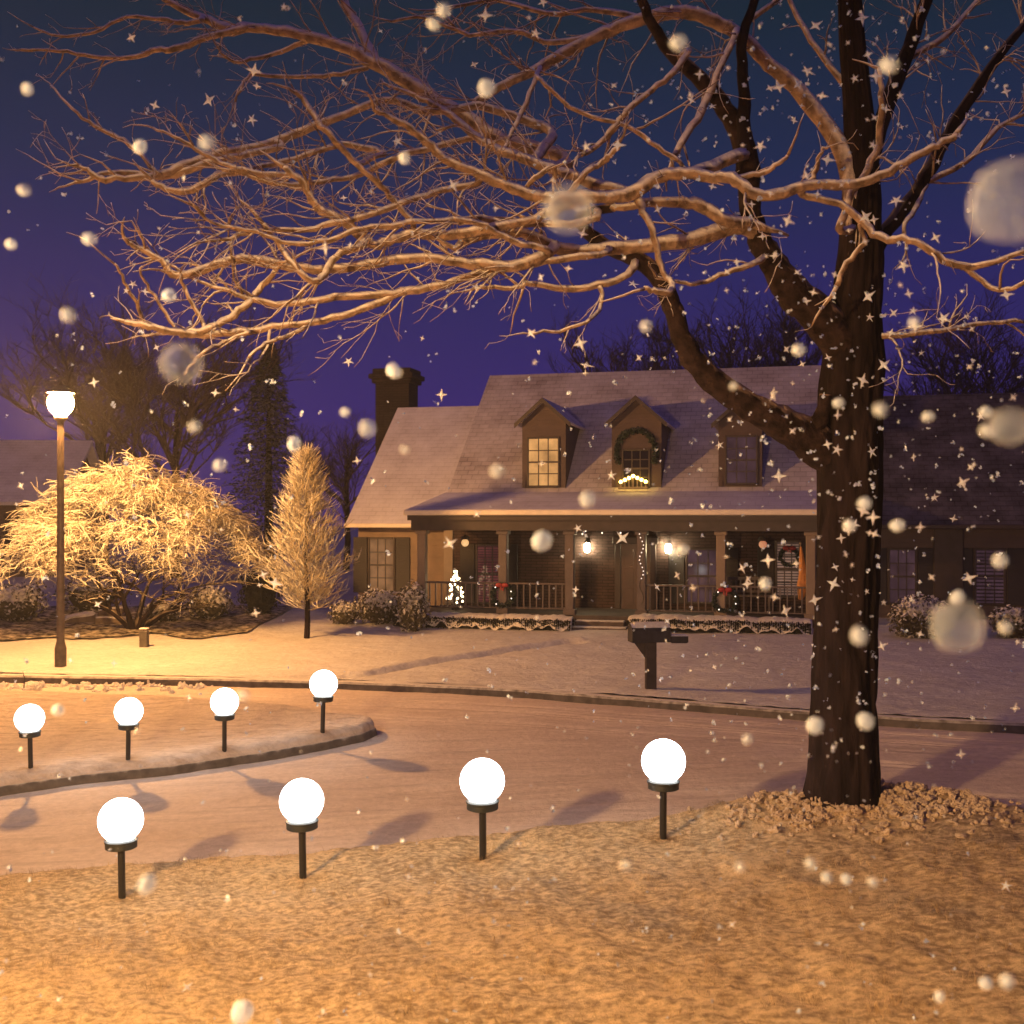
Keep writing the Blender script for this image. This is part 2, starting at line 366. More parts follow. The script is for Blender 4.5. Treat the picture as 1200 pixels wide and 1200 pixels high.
# road sheet
def rz(x, y):
    z = float(tilt(x,y)); d = float(far_edge(x))-y
    z += .010*fb(x,y,1.2,3,4.0)+.004*fb(x,y,7,2,1.0)
    if 0 < d < 4:
        for off,w,a in ((.75,.06,.03),(.95,.05,.028),(1.45,.06,.03),(1.62,.06,.026),(2.3,.07,.018),(2.5,.05,.015)):
            q = (d-off-.10*math.sin(x*.5+off*3))/w
            if abs(q) < 3: z -= a*math.exp(-q*q)*(.6+.8*fb(x,y,.8,2,off)+.4)
            q2 = q-2.2
            if abs(q2) < 3: z += .6*a*math.exp(-q2*q2)
    d2 = y-float(near_edge(max(-16,min(16,x))))
    if 0 < d2 < 4:
        for off,w,a in ((1.1,.07,.03),(1.28,.06,.026),(2.45,.07,.028),(2.62,.06,.022)):
            q = (d2-off-.12*math.sin(x*.4+off*2))/w
            if abs(q) < 3: z -= a*math.exp(-q*q)*(1+.8*fb(x,y,.9,2,off))
    return z
xs = np.linspace(-24,20,300)
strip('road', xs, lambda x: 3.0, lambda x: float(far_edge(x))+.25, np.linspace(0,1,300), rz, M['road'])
# near lawn
xs = np.concatenate([np.linspace(-16,-6,40)[:-1], np.linspace(-6,6.5,330)[:-1], np.linspace(6.5,16,40)])
rows = np.concatenate([np.linspace(0,.52,12)[:-1], np.linspace(.52,.985,190), [.99,.994,.997,1.0,1.0]])
def nlz(x, y): 
    z = near_lawn_z(x,y)
    e = float(near_edge(x))-y
    if e < .25: z -= .10*(1-max(0,e)/.25)**2
    return z
V = []; nr = len(rows)
for x in xs:
    e = float(near_edge(x)); a = -8.0
    for k,t in enumerate(rows):
        y = a+(e-a)*t
        z = nlz(x,y) if k < nr-1 else float(tilt(x,y))-.2
        V.append((x,y,z))
Fc = [(i*nr+j,(i+1)*nr+j,(i+1)*nr+j+1,i*nr+j+1) for i in range(len(xs)-1) for j in range(nr-1)]
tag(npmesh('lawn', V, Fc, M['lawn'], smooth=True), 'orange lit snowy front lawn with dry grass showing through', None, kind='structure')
# far lawn
def flz(x, y):
    z = far_lawn_z(x,y)
    if WX[0]-.4 < x < WX[-1]+.3:
        w = y-np.interp(x,WX,WY)
        z -= .11*math.exp(-(w/.13)**2); z += .07*math.exp(-((w-.33)/.18)**2)
    d = y-float(far_edge(x))
    if .2 < d < .9: z += .03*abs(fb(x,y,4,3,2.2))
    return z
xs = np.concatenate([np.linspace(-60,-14,40)[:-1], np.linspace(-14,12,260)[:-1], np.linspace(12,45,40)])
rows = np.concatenate([np.linspace(0,.28,170)[:-1], np.linspace(.28,1,50)])
strip('lawn', xs, lambda x: float(far_edge(x))+.2, lambda x: 75.0, rows, flz, M['lawn_far'])
bpy.data.objects['lawn.001']['label'] = 'snow covered house lawn sloping up behind the far kerb'
# kerb of the far lawn
k = MB(); xs = np.linspace(-40,20,400); pr = [(-.02,-.1),(0,.0),(.015,.10),(.05,.135),(.22,.14),(.24,.0)]
for x in xs:
    for dy,dz in pr: 
        y = float(far_edge(x))+dy; k.v.append((x,y,float(tilt(x,y))+dz+.01*fb(x,y,2,2,9)*(dz>.05)))
n_ = len(pr); k.f = [(i*n_+j,(i+1)*n_+j,(i+1)*n_+j+1,i*n_+j+1) for i in range(len(xs)-1) for j in range(n_-1)]
tag(k.build('kerb', M['kerb'], smooth=False), 'dark stone kerb along the far side of the road', None, kind='structure')
# island (traffic island in the road with a rounded snow bank)
inn = IN[::-1]; near_pts = [(TIPX+.02,TIPY)]+[(-1.98-.12,TIPY-.38)]+inn+[(-9,11.6),(-22,10)]
far_pts = [(TIPX+.02,TIPY),(TIPX-.1,TIPY+.45)]+IF+[(-14,20.2),(-22,20.4)]
def mono(pts):
    pts = sorted(pts); return lambda x: float(np.interp(x,[p[0] for p in pts],[p[1] for p in pts]))
inear, ifar = mono(near_pts), mono(far_pts)
tipx = TIPX+.02
def isl(base, e, x, y):
    q = min(1,max(0,e-.02)/.22)
    return base+.125+.10*math.sqrt(max(0,1-(1-q)**2))-.07*float(sstep(.3,1.2,e))+.022*fb(x,y,1.1,3,7)*q+.012*fb(x,y,6,3,2)*q
ss = np.linspace(0,1,150); xs = tipx-(20)*ss**2.2
tt = np.concatenate([[0,0],.0+.16*np.linspace(0,1,26)[1:]**1.4, np.linspace(.16,.86,60)[1:-1], 1-.14*np.linspace(1,0,14)**1.4,[1]])
V = []; nr = len(tt)
for i,x in enumerate(xs):
    a, b = inear(x), ifar(x)
    for j,t in enumerate(tt):
        y = a+(b-a)*t; e = min((y-a), (b-y), (tipx-x)*1.6)
        base = float(tilt(x,y))
        if j == 0 or j == nr-1: z = base-.1
        else:
            z = isl(base,e,x,y)
        V.append((x,y,z))
Fc = [(i*nr+j,i*nr+j+1,(i+1)*nr+j+1,(i+1)*nr+j) for i in range(len(xs)-1) for j in range(nr-1)]
loop = [(x,inear(x)) for x in xs[::-1]]+[(x,ifar(x)) for x in xs[1:]]
kb = MB(); pr = [(.05,-.1),(.03,.02),(.012,.10),(-.02,.128),(-.10,.13)]; nl = len(loop)
for i,(x,y) in enumerate(loop):
    p0, p1 = loop[max(i-1,0)], loop[min(i+1,nl-1)]; t = Vector((p1[0]-p0[0],p1[1]-p0[1],0)).normalized(); nn = Vector((t.y,-t.x,0))
    for dn,dz in pr: q = Vector((x,y,0))+nn*dn; kb.v.append((q.x,q.y,float(tilt(x,y))+dz))
n_ = len(pr); kb.f = [(i*n_+j,(i+1)*n_+j,(i+1)*n_+j+1,i*n_+j+1) for i in range(nl-1) for j in range(n_-1)]
tag(kb.build('kerb', M['kerb'], smooth=True), 'dark rounded kerb round the road island', None, kind='structure')  # dark strip stands in for the shade band under the bank
tag(npmesh('road_island', V, Fc, M['island'], smooth=True), 'snow covered island in the bend of the road', None, kind='structure')
def island_z(x, y):
    a, b = inear(x), ifar(x); e = min(y-a,b-y,(tipx-x)*1.6)
    return isl(float(tilt(x,y)),e,x,y)
def on(px, py, zf, Y0=15.0):
    Y = Y0
    for _ in range(60):
        x = (px-CX)/F*Y; Y = .6*Y+.4*((CAMZ-zf(x,Y))*F/(py-HY))
    x = (px-CX)/F*Y; return Vector((x,Y,zf(x,Y)))

# dry grass blades pricking through the near lawn
nb = 52000
bx = rng.uniform(-5.5,6.0,nb); by = 6.2+5.6*rng.random(nb)**1.3
V = []; Fc = []
for x,y in zip(bx,by):
    if y > near_edge(x)-.15 or abs(x) > y*.52: continue
    if fb(x,y,1.6,3,4.4) < .0 and random.random() < .8: continue
    z = near_lawn_z(x,y); h = random.uniform(.012,.05)*(1.6 if random.random()<.06 else 1); a = random.random()*6.28; w = random.uniform(.0015,.003)
    dx, dy = math.cos(a), math.sin(a); le = random.uniform(.2,1.3)*h; b2 = random.random()*6.28
    i = len(V); V += [(x-dx*w,y-dy*w,z-.005),(x+dx*w,y+dy*w,z-.005),(x+le*math.cos(b2),y+le*math.sin(b2),z+h)]; Fc.append((i,i+1,i+2))
for _ in range(170):
    x, y = rng.uniform(-4.5,5.2), 6.4+5.2*rng.random()
    if y > near_edge(x)-.2: continue
    for _ in range(random.randint(8,26)):
        xx, yy = x+random.gauss(0,.035), y+random.gauss(0,.03); z = near_lawn_z(xx,yy); h = random.uniform(.03,.085); a = random.random()*6.28; w = random.uniform(.0012,.0028); dx, dy = math.cos(a)*w, math.sin(a)*w; b2 = random.random()*6.28; le = h*random.uniform(.2,1.0)
        i = len(V); V += [(xx-dx,yy-dy,z-.005),(xx+dx,yy+dy,z-.005),(xx+le*math.cos(b2),yy+le*math.sin(b2),z+h)]; Fc.append((i,i+1,i+2))
tag(npmesh('dry_grass', V, Fc, M['grass']), 'short dry grass blades pricking through the snow', None, kind='stuff')

# loose snow lumps: round the tree and on the roadside
def lumps(name, pts, label, mt='snow'):
    mb = MB()
    for (x,y,z,r) in pts:
        b = len(mb.v); mb.ball((x,y,z+r*.25), r, 9, 6, (random.uniform(.8,1.3),random.uniform(.8,1.2),random.uniform(.6,.9)))
        s = random.random()*50; z -= r*.42
        for i in range(b,len(mb.v)):
            p = Vector(mb.v[i]); d = p-Vector((x,y,z)); q = 1+.55*noise.noise(d*(1.7/r)+Vector((s,0,0))); mb.v[i] = tuple(Vector((x,y,z))+d*q)
    return tag(mb.build(name, M[mt], smooth=False), label, None, kind='stuff')
pts = []
for _ in range(1100):
    x, y = 3.35+random.gauss(.12,.62), 10.62+random.gauss(0,.27)
    if y > near_edge(x)-.05 or ((x-3.2)**2+(y-10.95)**2) < .12: continue
    pts.append((x,y,near_lawn_z(x,y),random.uniform(.014,.045)*random.uniform(.5,1.15)))
lumps('snow_lumps', pts, 'crumbled snow lumps round the foot of the big tree', 'clod')
pts = []
for _ in range(150):
    px, py = random.uniform(-40,250), 800+abs(random.gauss(0,5)); py += 2
    x, y = solve(px,py,.0); pts.append((x,y,rz(x,y)-.01,random.uniform(.03,.10)*random.uniform(.5,1)))
lumps('ploughed_snow', pts, 'ploughed snow clods along the road edge by the lamp pole')

# ------------------------------------------------------------------ globe lights
proto = empty('globe_light', (0,0,0), '', 'garden light', 'white globe lights staked in the snow')
GR = .2
mb = MB(); mb.lathe([(.001,GR*2+.50)]+[(GR*math.sin(a),.50+GR+GR*math.cos(a)) for a in np.linspace(.1,2.55,22)]+[(GR*.5,.50+GR+GR*math.cos(2.62))], 40)
mb.build('globe', M['globe'], proto, True)
mb = MB(); mb.lathe([(.13,.445),(.142,.452),(.142,.50),(.148,.505),(.148,.52),(.13,.53)], 36); mb.build('collar', M['greycollar'], proto)
mb = MB(); mb.lathe([(.03,.445),(.033,.43),(.033,-.02),(.012,-.2)], 16); mb.build('stake', M['blackmetal'], proto)
gl = [(143,1051,near_lawn_z,54,1008,'globe light nearest the left end of the front lawn row, standing lowest in the photo'),
      (355,1028,near_lawn_z,54,966,'second globe light of the front lawn row from the left'),
      (566,1006,near_lawn_z,55,943,'third globe light of the front lawn row, in front of the island kerb tip'),
      (777,982,near_lawn_z,54,920,'rightmost globe light of the front lawn row, next to the big tree'),
      (36,900,island_z,35,0,'globe light at the far left end of the island row'),
      (150,890,island_z,34,0,'second globe light of the island row from the left'),
      (263,879,island_z,34,0,'third globe light of the island row from the left'),
      (378,858,island_z,34,0,'globe light at the rounded tip of the road island')]
for i,(px,py,zf,dia,_,lab) in enumerate(gl):
    p = on(px,py,zf,11 if i<4 else 15)
    o = proto if i == 0 else copy_tree(proto)
    s = .95*dia/F*p.y/(2*GR)
    o.location = p; o.scale = (s,s,s); o['label'] = lab; o.rotation_euler = (R(random.uniform(-1.2,1.2)),R(random.uniform(-1.2,1.2)),random.random()*6)

# ------------------------------------------------------------------ street lamps
sl = empty('street_lamp', (0,0,0), 'thin street lamp glowing orange beside the frosted round tree', 'street lamp', 'orange street lamps')
mb = MB(); mb.lathe([(.11,-.1),(.11,.35),(.085,.45),(.075,.5),(.062,4.72),(.075,4.74)], 18); mb.build('pole', M['pole'], sl, False)
mb = MB(); mb.lathe([(.05,4.74),(.12,4.80),(.13,4.84),(.08,4.86)], 18); mb.build('lamp_base', M['pole'], sl)
mb = MB(); mb.lathe([(.10,4.86),(.21,4.98),(.25,5.12),(.21,5.25),(.14,5.30)], 20); mb.build('lamp_globe', M['sodium'], sl, True)
mb = MB(); mb.lathe([(.16,5.30),(.26,5.31),(.19,5.38),(.05,5.46),(.02,5.54)], 20); mb.build('lamp_cap', M['pole'], sl)
P_SL = on(71,781,far_lawn_z,22.5); sl.location = P_SL
# the next lamp along our side of the street, the one that lights the front lawn and the big tree
s2 = copy_tree(sl); s2['label'] = 'street lamp on the near side of the road, out of view to the left'
s2.location = (-4.2,2.2,-.15); s2.scale = (1,1,.74)
for ch in s2.children:
    if ch.name.startswith('lamp_cap'): ch.scale = (2.9,2.9,1)  # cap widened into an unseen hood that dims the upper crown
    if ch.name.startswith('lamp_globe'):
        ch.data = ch.data.copy(); ch.data.materials[0] = M['sodium_near']

# ------------------------------------------------------------------ house
TH = R(14); cT, sT = math.cos(TH), math.sin(TH)
OX, OY = px2w(710,600,28.0).x, 28.0
HZ = .36
house = empty('house', (OX,OY,HZ), 'long house with three dormers, deep front porch and snowy roof', 'house', rz=-TH)
def U(px, v):
    k = (px-CX)/F; return (k*(OY+v*cT)-OX-v*sT)/(cT+k*sT)
def Zl(py, u, v):
    y = OY-u*sT+v*cT; return CAMZ-(py-HY)/F*y-HZ
def W(px, py, v):
    u = U(px,v); return (u, v, Zl(py,u,v))
VW = 2.2                                   # main front wall
uL, uR = U(525,VW), U(957,VW)+.25
zB = Zl(577,U(640,VW),VW)                  # foot of the steep roof
RUN = 4.4; zR = Zl(438,U(640,VW+RUN),VW+RUN)
pL, pR = U(475,-.35), U(962,-.35)+.1
zE = Zl(597,0,-.35)
wL, wR = U(405,2.0), U(1420,2.0)
zW = Zl(612,U(440,2.0),2.0)-.03; WRUN = 4.3; zWR = Zl(477,U(500,2.0+WRUN),2.0+WRUN)
print('house', dict(uL=uL,uR=uR,zB=zB,zR=zR,pL=pL,pR=pR,zE=zE,wL=wL,wR=wR,zW=zW,zWR=zWR))
mb = MB()
mb.box(uL+.1,uR-.1,VW,VW+2*RUN-.1,-.6,zB-.05)                                     # main block
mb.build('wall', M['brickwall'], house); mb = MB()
mb.add([(uL+.1,VW,zB-.05),(uL+.1,VW+2*RUN,zB-.05),(uL+.1,VW+RUN,zR-.1),(uR-.1,VW,zB-.05),(uR-.1,VW+2*RUN,zB-.05),(uR-.1,VW+RUN,zR-.1)],[(0,1,2),(3,5,4),(0,2,5,3),(1,4,5,2)])
mb.box(wL+.2,uL+.095,2.45,2.45+2*WRUN-.8,-.6,zW-.06)                              # left wing
mb.add([(wL+.2,2.45,zW-.06),(wL+.2,2*WRUN+1.6,zW-.06),(wL+.2,2+WRUN,zWR-.12)],[(0,1,2)])
mb.build('wall', M['wall'], house); mb = MB()
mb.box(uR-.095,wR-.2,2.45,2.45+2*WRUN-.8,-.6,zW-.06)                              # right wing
mb.build('wall', M['dormer'], house)  # right wing gets this darker siding as painted shade
# roofs (thick slabs)
def gable(name, u0, u1, v0, v1, z0, z1, m, t=.12):
    mb = MB(); vm = (v0+v1)/2
    mb.slab([(u0,v0,z0),(u1,v0,z0),(u1,vm,z1),(u0,vm,z1)], t)
    mb.slab([(u1,v1,z0),(u0,v1,z0),(u0,vm,z1-.003),(u1,vm,z1-.003)], t)
    return mb.build(name, m, house)
rf = gable('roof', uL,uR, VW-.05, VW+2*RUN+.05, zB, zR, M['roof'])
gable('roof', wL,uL+.02, 2.0, 2.0+2*WRUN, zW, zWR, M['roof_low'])
gable('roof', uR-.02,wR, 2.0, 2.0+2*WRUN, zW, zWR, M['roof_shaded'])
mb = MB()
zPB = zB+.02
mb.slab([(pL,-.35,zE),(pR,-.35,zE),(uR+.1,VW+.0,zPB),(uL-.05,VW+.0,zPB)], .1)
mb.slab([(pL,-.349,zE-.002),(uL-.052,VW,zPB-.003),(uL-.3,VW+.3,zPB-.1),(pL,VW+.25,zE-.01)], .1)
pr_ = mb.build('roof', M['roof_low'], house); pr_['label'] = 'low pitched snowy porch roof'
mb = MB(); mb.bbox(pL-.02,pR+.02,-.47,-.352,zE-.14,zE-.005,.02); mb.build('gutter', M['fascia'], house)
mb = MB(); mb.bbox(wL-.02,pL-.04,1.9,1.998,zW-.12,zW+.0,.02); mb.build('gutter', M['fascia'], house)
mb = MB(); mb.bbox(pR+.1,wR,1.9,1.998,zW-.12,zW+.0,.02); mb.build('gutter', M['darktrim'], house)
mb = MB(); mb.box(pL+.12,pR-.12,-.26,-.03,zE-.52,zE-.16); mb.box(pL+.05,pR-.05,-.345,-.27,zE-.27,zE-.11); mb.build('porch_beam', M['darktrim'], house)
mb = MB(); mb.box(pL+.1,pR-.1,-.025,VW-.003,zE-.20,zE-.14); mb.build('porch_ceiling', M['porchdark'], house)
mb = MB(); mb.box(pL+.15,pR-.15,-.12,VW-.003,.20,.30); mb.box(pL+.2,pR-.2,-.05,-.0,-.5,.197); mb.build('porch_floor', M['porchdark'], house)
FLZ = .30
# porch posts
for px in (495,590,668,752,845,950):
    u = U(px,0); mb = MB(); mb.bbox(u-.11,u+.11,-.11,.11,FLZ,zE-.52,.015); mb.bbox(u-.15,u+.15,-.15,.15,FLZ,FLZ+.14,.01); mb.bbox(u-.15,u+.15,-.15,.15,zE-.62,zE-.523,.01)
    mb.build('porch_post', M['trim'] if px < 560 or px > 800 else M['rail'], house)  # darker paint on the middle posts stands in for shade
u = U(526,VW); mb = MB(); mb.bbox(u-.13,u+.13,VW-.06,VW-.003,FLZ,zE-.3,.01); mb.build('corner_board', M['trim'], house)
# railings
zrt = Zl(684,0,0)
for a,b in ((495,590),(590,668),(752,845),(845,950)):
    u0,u1 = U(a,0)+.115, U(b,0)-.115
    mb = MB(); mb.bbox(u0,u1,-.035,.035,zrt-.05,zrt,.01); mb.bbox(u0,u1,-.025,.025,FLZ+.12,FLZ+.16,.01)
    nn = max(3,int((u1-u0)/.155))
    for i in range(nn):
        x = u0+(i+.5)*(u1-u0)/nn; mb.box(x-.017,x+.017,-.017,.017,FLZ+.158,zrt-.048)
    mb.build('railing', M['rail'], house)
# steps
u0, u1 = U(672,-.6), U(730,-.6)
for i,(v0,v1,z) in enumerate(((-.45,-.13,.20),(-.80,-.46,.08))):
    mb = MB(); mb.bbox(u0-.1*i,u1+.1*i,v0,v1,-.4,z,.02); mb.build('step', M['step'], house)

# windows
def window(px0, px1, py0, py1, v, pane, nx=3, ny=4, shut=True, frame='trim', fw=.06, blind=None):
    a = W(px0,py1,v); b = W(px1,py0,v); u0,u1,z0,z1 = a[0],b[0],a[2],b[2]
    mb = MB(); d = .05
    mb.bbox(u0-fw,u0,v-d,v-.002,z0-fw,z1+fw,.008); mb.bbox(u1,u1+fw,v-d,v-.002,z0-fw,z1+fw,.008)
    mb.bbox(u0+.001,u1-.001,v-d,v-.002,z1,z1+fw,.008); mb.bbox(u0+.001,u1-.001,v-d-.03,v-.002,z0-fw,z0,.008)
    w, h = (u1-u0), (z1-z0)
    for i in range(1,nx): x = u0+w*i/nx; mb.box(x-.014,x+.014,v-.032,v-.014,z0,z1)
    for j in range(1,ny):
        z = z0+h*j/ny; t = .024 if (j*2 == ny) else .014; mb.box(u0,u1,v-.030-t*.1,v-.016,z-t,z+t)
    f = mb.build('window', M[frame], house)
    mb = MB(); mb.box(u0-.002,u1+.002,v-.012,v-.004,z0-.002,z1+.002); mb.build('pane', M[pane], f)
    if shut:
        for s in (-1,1):
            mb = MB(); x0 = u0-fw-.02-.42 if s<0 else u1+fw+.02; mb.bbox(x0,x0+.42,v-.045,v-.003,z0-fw,z1+fw,.01); mb.build('shutter', M['shutter'], house)
    return u0,u1,z0,z1
window(434,461,632,692,2.45,'lit_dim',3,4,True,'darktrim')
window(560,586,640,705,VW,'lit_red',3,4,True,'darktrim')
window(806,842,645,705,VW,'glow_faint',3,4,True,'darktrim')
window(911,936,636,698,VW,'lit_blind',3,4,True,'darktrim')
window(1043,1072,645,706,2.45,'glow_faint',3,4,True,'darktrim')
window(1144,1176,645,706,2.45,'lit_faint',3,4,True,'darktrim')
u = U(1111,2.45); mb = MB(); mb.bbox(u-.35,u+.35,2.34,2.447,-.3,zW-.1,.02); mb.build('pilaster', M['darktrim'], house)
# front door with its surround
a = W(728,722,VW); b = W(762,640,VW); u0,u1 = a[0],b[0]; z1 = b[2]
mb = MB(); mb.bbox(u0-.16,u0-.005,VW-.09,VW-.003,FLZ,z1+.05,.01); mb.bbox(u1+.005,u1+.16,VW-.09,VW-.003,FLZ,z1+.05,.01); mb.bbox(u0-.22,u1+.22,VW-.13,VW-.003,z1+.052,z1+.24,.015)
mb.build('door_surround', M['darktrim'], house)
dr = MB(); dr.box(u0,u1,VW-.05,VW-.003,FLZ,z1+.048)
for i in range(2):
    for j in range(3):
        x = u0+.1+i*(u1-u0-.1)/2; zz = FLZ+.12+j*(z1-FLZ-.1)/3; dr.bbox(x,x+(u1-u0-.3)/2,VW-.062,VW-.049,zz,zz+(z1-FLZ-.4)/3,.005)
door = dr.build('door', M['door'], house)
mb = MB(); mb.ball((u1-.09,VW-.10,FLZ+.95),.04); mb.build('handle', M['fascia'], door)
# porch lanterns, one each side of the door
for px,py in ((688,642),(783,643)):
    c = W(px,py,VW-.16)
    mb = MB(); mb.lathe([(.02,-.17),(.06,-.15),(.065,-.13),(.05,-.125)],8,c); mb.lathe([(.08,.13),(.085,.15),(.04,.22),(.012,.27)],8,c)
    mb.bbox(c[0]-.02,c[0]+.02,c[1]+.05,VW-.004,c[2]+.14,c[2]+.17,.004); mb.bbox(c[0]-.05,c[0]+.05,VW-.03,VW-.003,c[2]-.05,c[2]+.24,.006)
    ln = mb.build('wall_lantern', M['blackmetal'], house)
    mb = MB(); mb.lathe([(.045,-.12),(.085,-.05),(.085,.06),(.05,.125)],12,c); mb.build('lantern_glass', M['lantern'], ln, True)
# hanging porch pendants
for px,py,v,k in ((545,636,1.1,'pendant'),(894,638,1.1,'pendant2')):
    c = W(px,py,v); mb = MB(); mb.tube([(c[0],c[1],zE-.2),(c[0],c[1],c[2]+.2)],[.012,.012],6); mb.lathe([(.02,.2),(.1,.17),(.12,.09),(.06,.085)],14,c)
    pd = mb.build('hanging_lamp', M['darktrim'], house)
    mb = MB(); mb.ball(c,.10,14,10); mb.build('glass_shade', M[k], pd, True)
# dormers
dsp = [(612,663,638,467,620,654,514,569,'lit_warm'),(717,775,743,465,731,760,528,570,'glassdark'),(842,893,868,478,852,886,512,566,'glow_faint')]
slope = (zR-zB)/(RUN+.05)
for (a,b,apx,apy,w0,w1,wy0,wy1,pane) in dsp:
    v = VW+.10
    u0,u1 = U(a,v),U(b,v); um = (u0+u1)/2; zb = zB+.0; ze = Zl(492,um,v); za = ze+.62*(u1-u0)/1.15*.82
    vtop = lambda z: VW-.05+(z-zB)/slope
    mb = MB()
    # front wall (pentagon) and cheeks running back into the roof
    mb.prism([(u0,zb),(u1,zb),(u1,ze),(um,za-.03),(u0,ze)],'y',v,v+.12)
    for x0,x1 in ((u0,u0+.1),(u1-.1,u1)):
        q = [(v+.121,zb),(v+.121,ze),(vtop(ze)+.1,ze),(vtop(zb)+.1,zb)]
        mb.prism(q,'x',x0,x1)
    dm = mb.build('dormer', M['dormer'], house)
    mb = MB(); oh = .17; vb = vtop(za)+.12
    dz = oh*(za-ze)/((u1-u0)/2)
    for s in (-1,1):
        xe = (u0-oh) if s<0 else (u1+oh)
        q = [(xe,v-.2,ze-dz+.05),(um,v-.2,za+.05),(um,vb,za+.05),(xe,vb,ze-dz+.05)]
        if s < 0: q = [q[1],q[0],q[3],q[2]]; q = q[1:]+q[:1]; q = [q[0],q[3],q[2],q[1]]
        q = q if (Vector(q[1])-Vector(q[0])).cross(Vector(q[3])-Vector(q[0])).z > 0 else q[::-1]
        mb.slab(q,.07)
    mb.build('dormer_roof', M['roof_low'], dm)
    mb = MB()
    for s in (-1,1):
        xe = (u0-oh) if s<0 else (u1+oh)
        p = [(xe,ze-dz-.08),(um,za-.08),(um,za+.05),(xe,ze-dz+.05)]
        mb.prism(p if s<0 else p[::-1],'y',v-.235,v-.202)
    mb.build('rake_board', M['darktrim'], dm)
    window(w0,w1,wy0,wy1,v-.002,pane,3,4,False,'darktrim',.05)
# chimney
v = 6.6; u0,u1 = U(440,v),U(479,v); zt = Zl(431,u0,v)
mb = MB(); mb.box(u0,u1,v,v+.9,-.5,zt-.5); mb.build('chimney', M['brickdark'], house)
mb = MB(); mb.bbox(u0-.10,u1+.10,v-.1,v+1.0,zt-.498,zt-.36,.02); mb.bbox(u0-.18,u1+.18,v-.18,v+1.08,zt-.358,zt-.2,.02); mb.bbox(u0-.08,u1+.08,v-.08,v+.98,zt-.198,zt-.03,.02); mb.build('chimney_cap', M['brickdark'], house)

def H(p): # house local -> world
    u,v,z = p; return Vector((OX+u*cT+v*sT, OY-u*sT+v*cT, HZ+z))

# leaf clump helper: small leaf quads scattered on/in ellipsoids
def leaves(mb, c, rad, n, size, flat=0.0, shell=.75, zmin=-1.0, jit=.7):
    c = Vector(c)
    k = 0
    while k < n:
        d = Vector((random.gauss(0,1),random.gauss(0,1),random.gauss(0,1))).normalized()
        if d.z < zmin: continue
        r = shell+(1-shell)*random.random()
        lump = 1+.18*noise.noise(d*2.3+c*1.7)+.10*noise.noise(d*5+c)
        p = c+Vector((d.x*rad[0],d.y*rad[1],d.z*rad[2]))*r*lump
        nrm = (Vector((d.x/rad[0],d.y/rad[1],d.z/rad[2])).normalized()+Vector((random.uniform(-1,1),random.uniform(-1,1),random.uniform(-1,1)))*jit).normalized()
        a = nrm.cross(Vector((random.random()-.5,random.random()-.5,random.random()-.5)).normalized())
        if a.length < .05: continue
        a.normalize(); b = nrm.cross(a); s = size*random.uniform(.6,1.4)
        i = len(mb.v); mb.v += [tuple(p-a*s),tuple(p+b*s*.45),tuple(p+a*s),tuple(p-b*s*.45)]; mb.f.append((i,i+1,i+2,i+3)); k += 1
    return mb

# things on and round the porch
def bulbs(parent, pts, m, r=.022):
    first = None
    for p in pts:
        if first is None:
            mb = MB(); mb.ball((0,0,0),r,6,4); o = mb.build('bulb', M[m], parent); o.location = p; first = o
        else:
            o = first.copy(); C.objects.link(o); o.parent = parent; o.location = p
base = H((U(534,.75),.75,FLZ))
ct = empty('christmas_tree', base, 'small christmas tree on the porch covered in bright warm lights', 'christmas tree')
mb = MB(); mb.lathe([(.14,0),(.17,.2),(.15,.22)],12); mb.build('pot', M['darktrim'], ct)
mb = MB(); hh = 1.15
for i in range(900):
    t = random.random()**.8; a = random.random()*6.283; r = .40*(1-t)*(.6+.4*random.random())+.02; z = .22+hh*t
    p = Vector((r*math.cos(a),r*math.sin(a),z)); d = Vector((math.cos(a),math.sin(a),-.25))*.09; n_ = Vector((-math.sin(a),math.cos(a),0))*.012
    j = len(mb.v); mb.v += [tuple(p-d*.5-n_),tuple(p-d*.5+n_),tuple(p+d*.6)]; mb.f.append((j,j+1,j+2))
mb.tube([(0,0,.2),(0,0,1.35)],[.03,.008],6); mb.build('foliage', M['conifer'], ct)
pts = []
for i in range(46):
    t = min(.97,max(.02,(i+.5)/46+random.gauss(0,.05))); a = i*2.4+random.random(); r = (.40*(1-t)+.03)*random.uniform(.5,1.05); pts.append((r*math.cos(a)*1.02,r*math.sin(a)*1.02,.26+hh*t*.98))
bulbs(ct, pts, 'bulb', .04); ct.scale = (.72,.72,.74)
# garland over the entry, lights down the post
ga = empty('entry_garland', H((U(712,-.14),-.14,zE-.42)), 'dark garland with small lights hung over the porch entry', 'garland', rz=-TH)
mb = MB(); ua, ub = U(672,-.14)-U(712,-.14), U(752,-.14)-U(712,-.14); path = []
for i in range(60):
    t = i/59; u = ua+(ub-ua)*t; z = .10-.16*abs(math.sin(t*math.pi*4))
    path.append((u,0,z)); leaves(mb,(u,0,z),(.07,.07,.08),26,.035,shell=.3)
mb.build('foliage', M['conifer'], ga)
bulbs(ga, [(p[0]+random.uniform(-.05,.05),-.09,p[2]+random.uniform(-.13,.04)) for p in path[1::3]], 'bulbw', .02)
gp = empty('light_string', H((U(752,-.15),-.15,0)), 'string of tiny lights running down the porch post right of the steps', 'string lights', rz=-TH)
mb = MB(); mb.tube([(.05*math.sin(i*.9),-.03,FLZ+.3+i*.09) for i in range(26)],[.008]*26,5); mb.build('wire', M['blackmetal'], gp)
bulbs(gp, [(.05*math.sin(i*.9),-.05,FLZ+.3+i*.09) for i in range(7,26)], 'bulbw', .013)
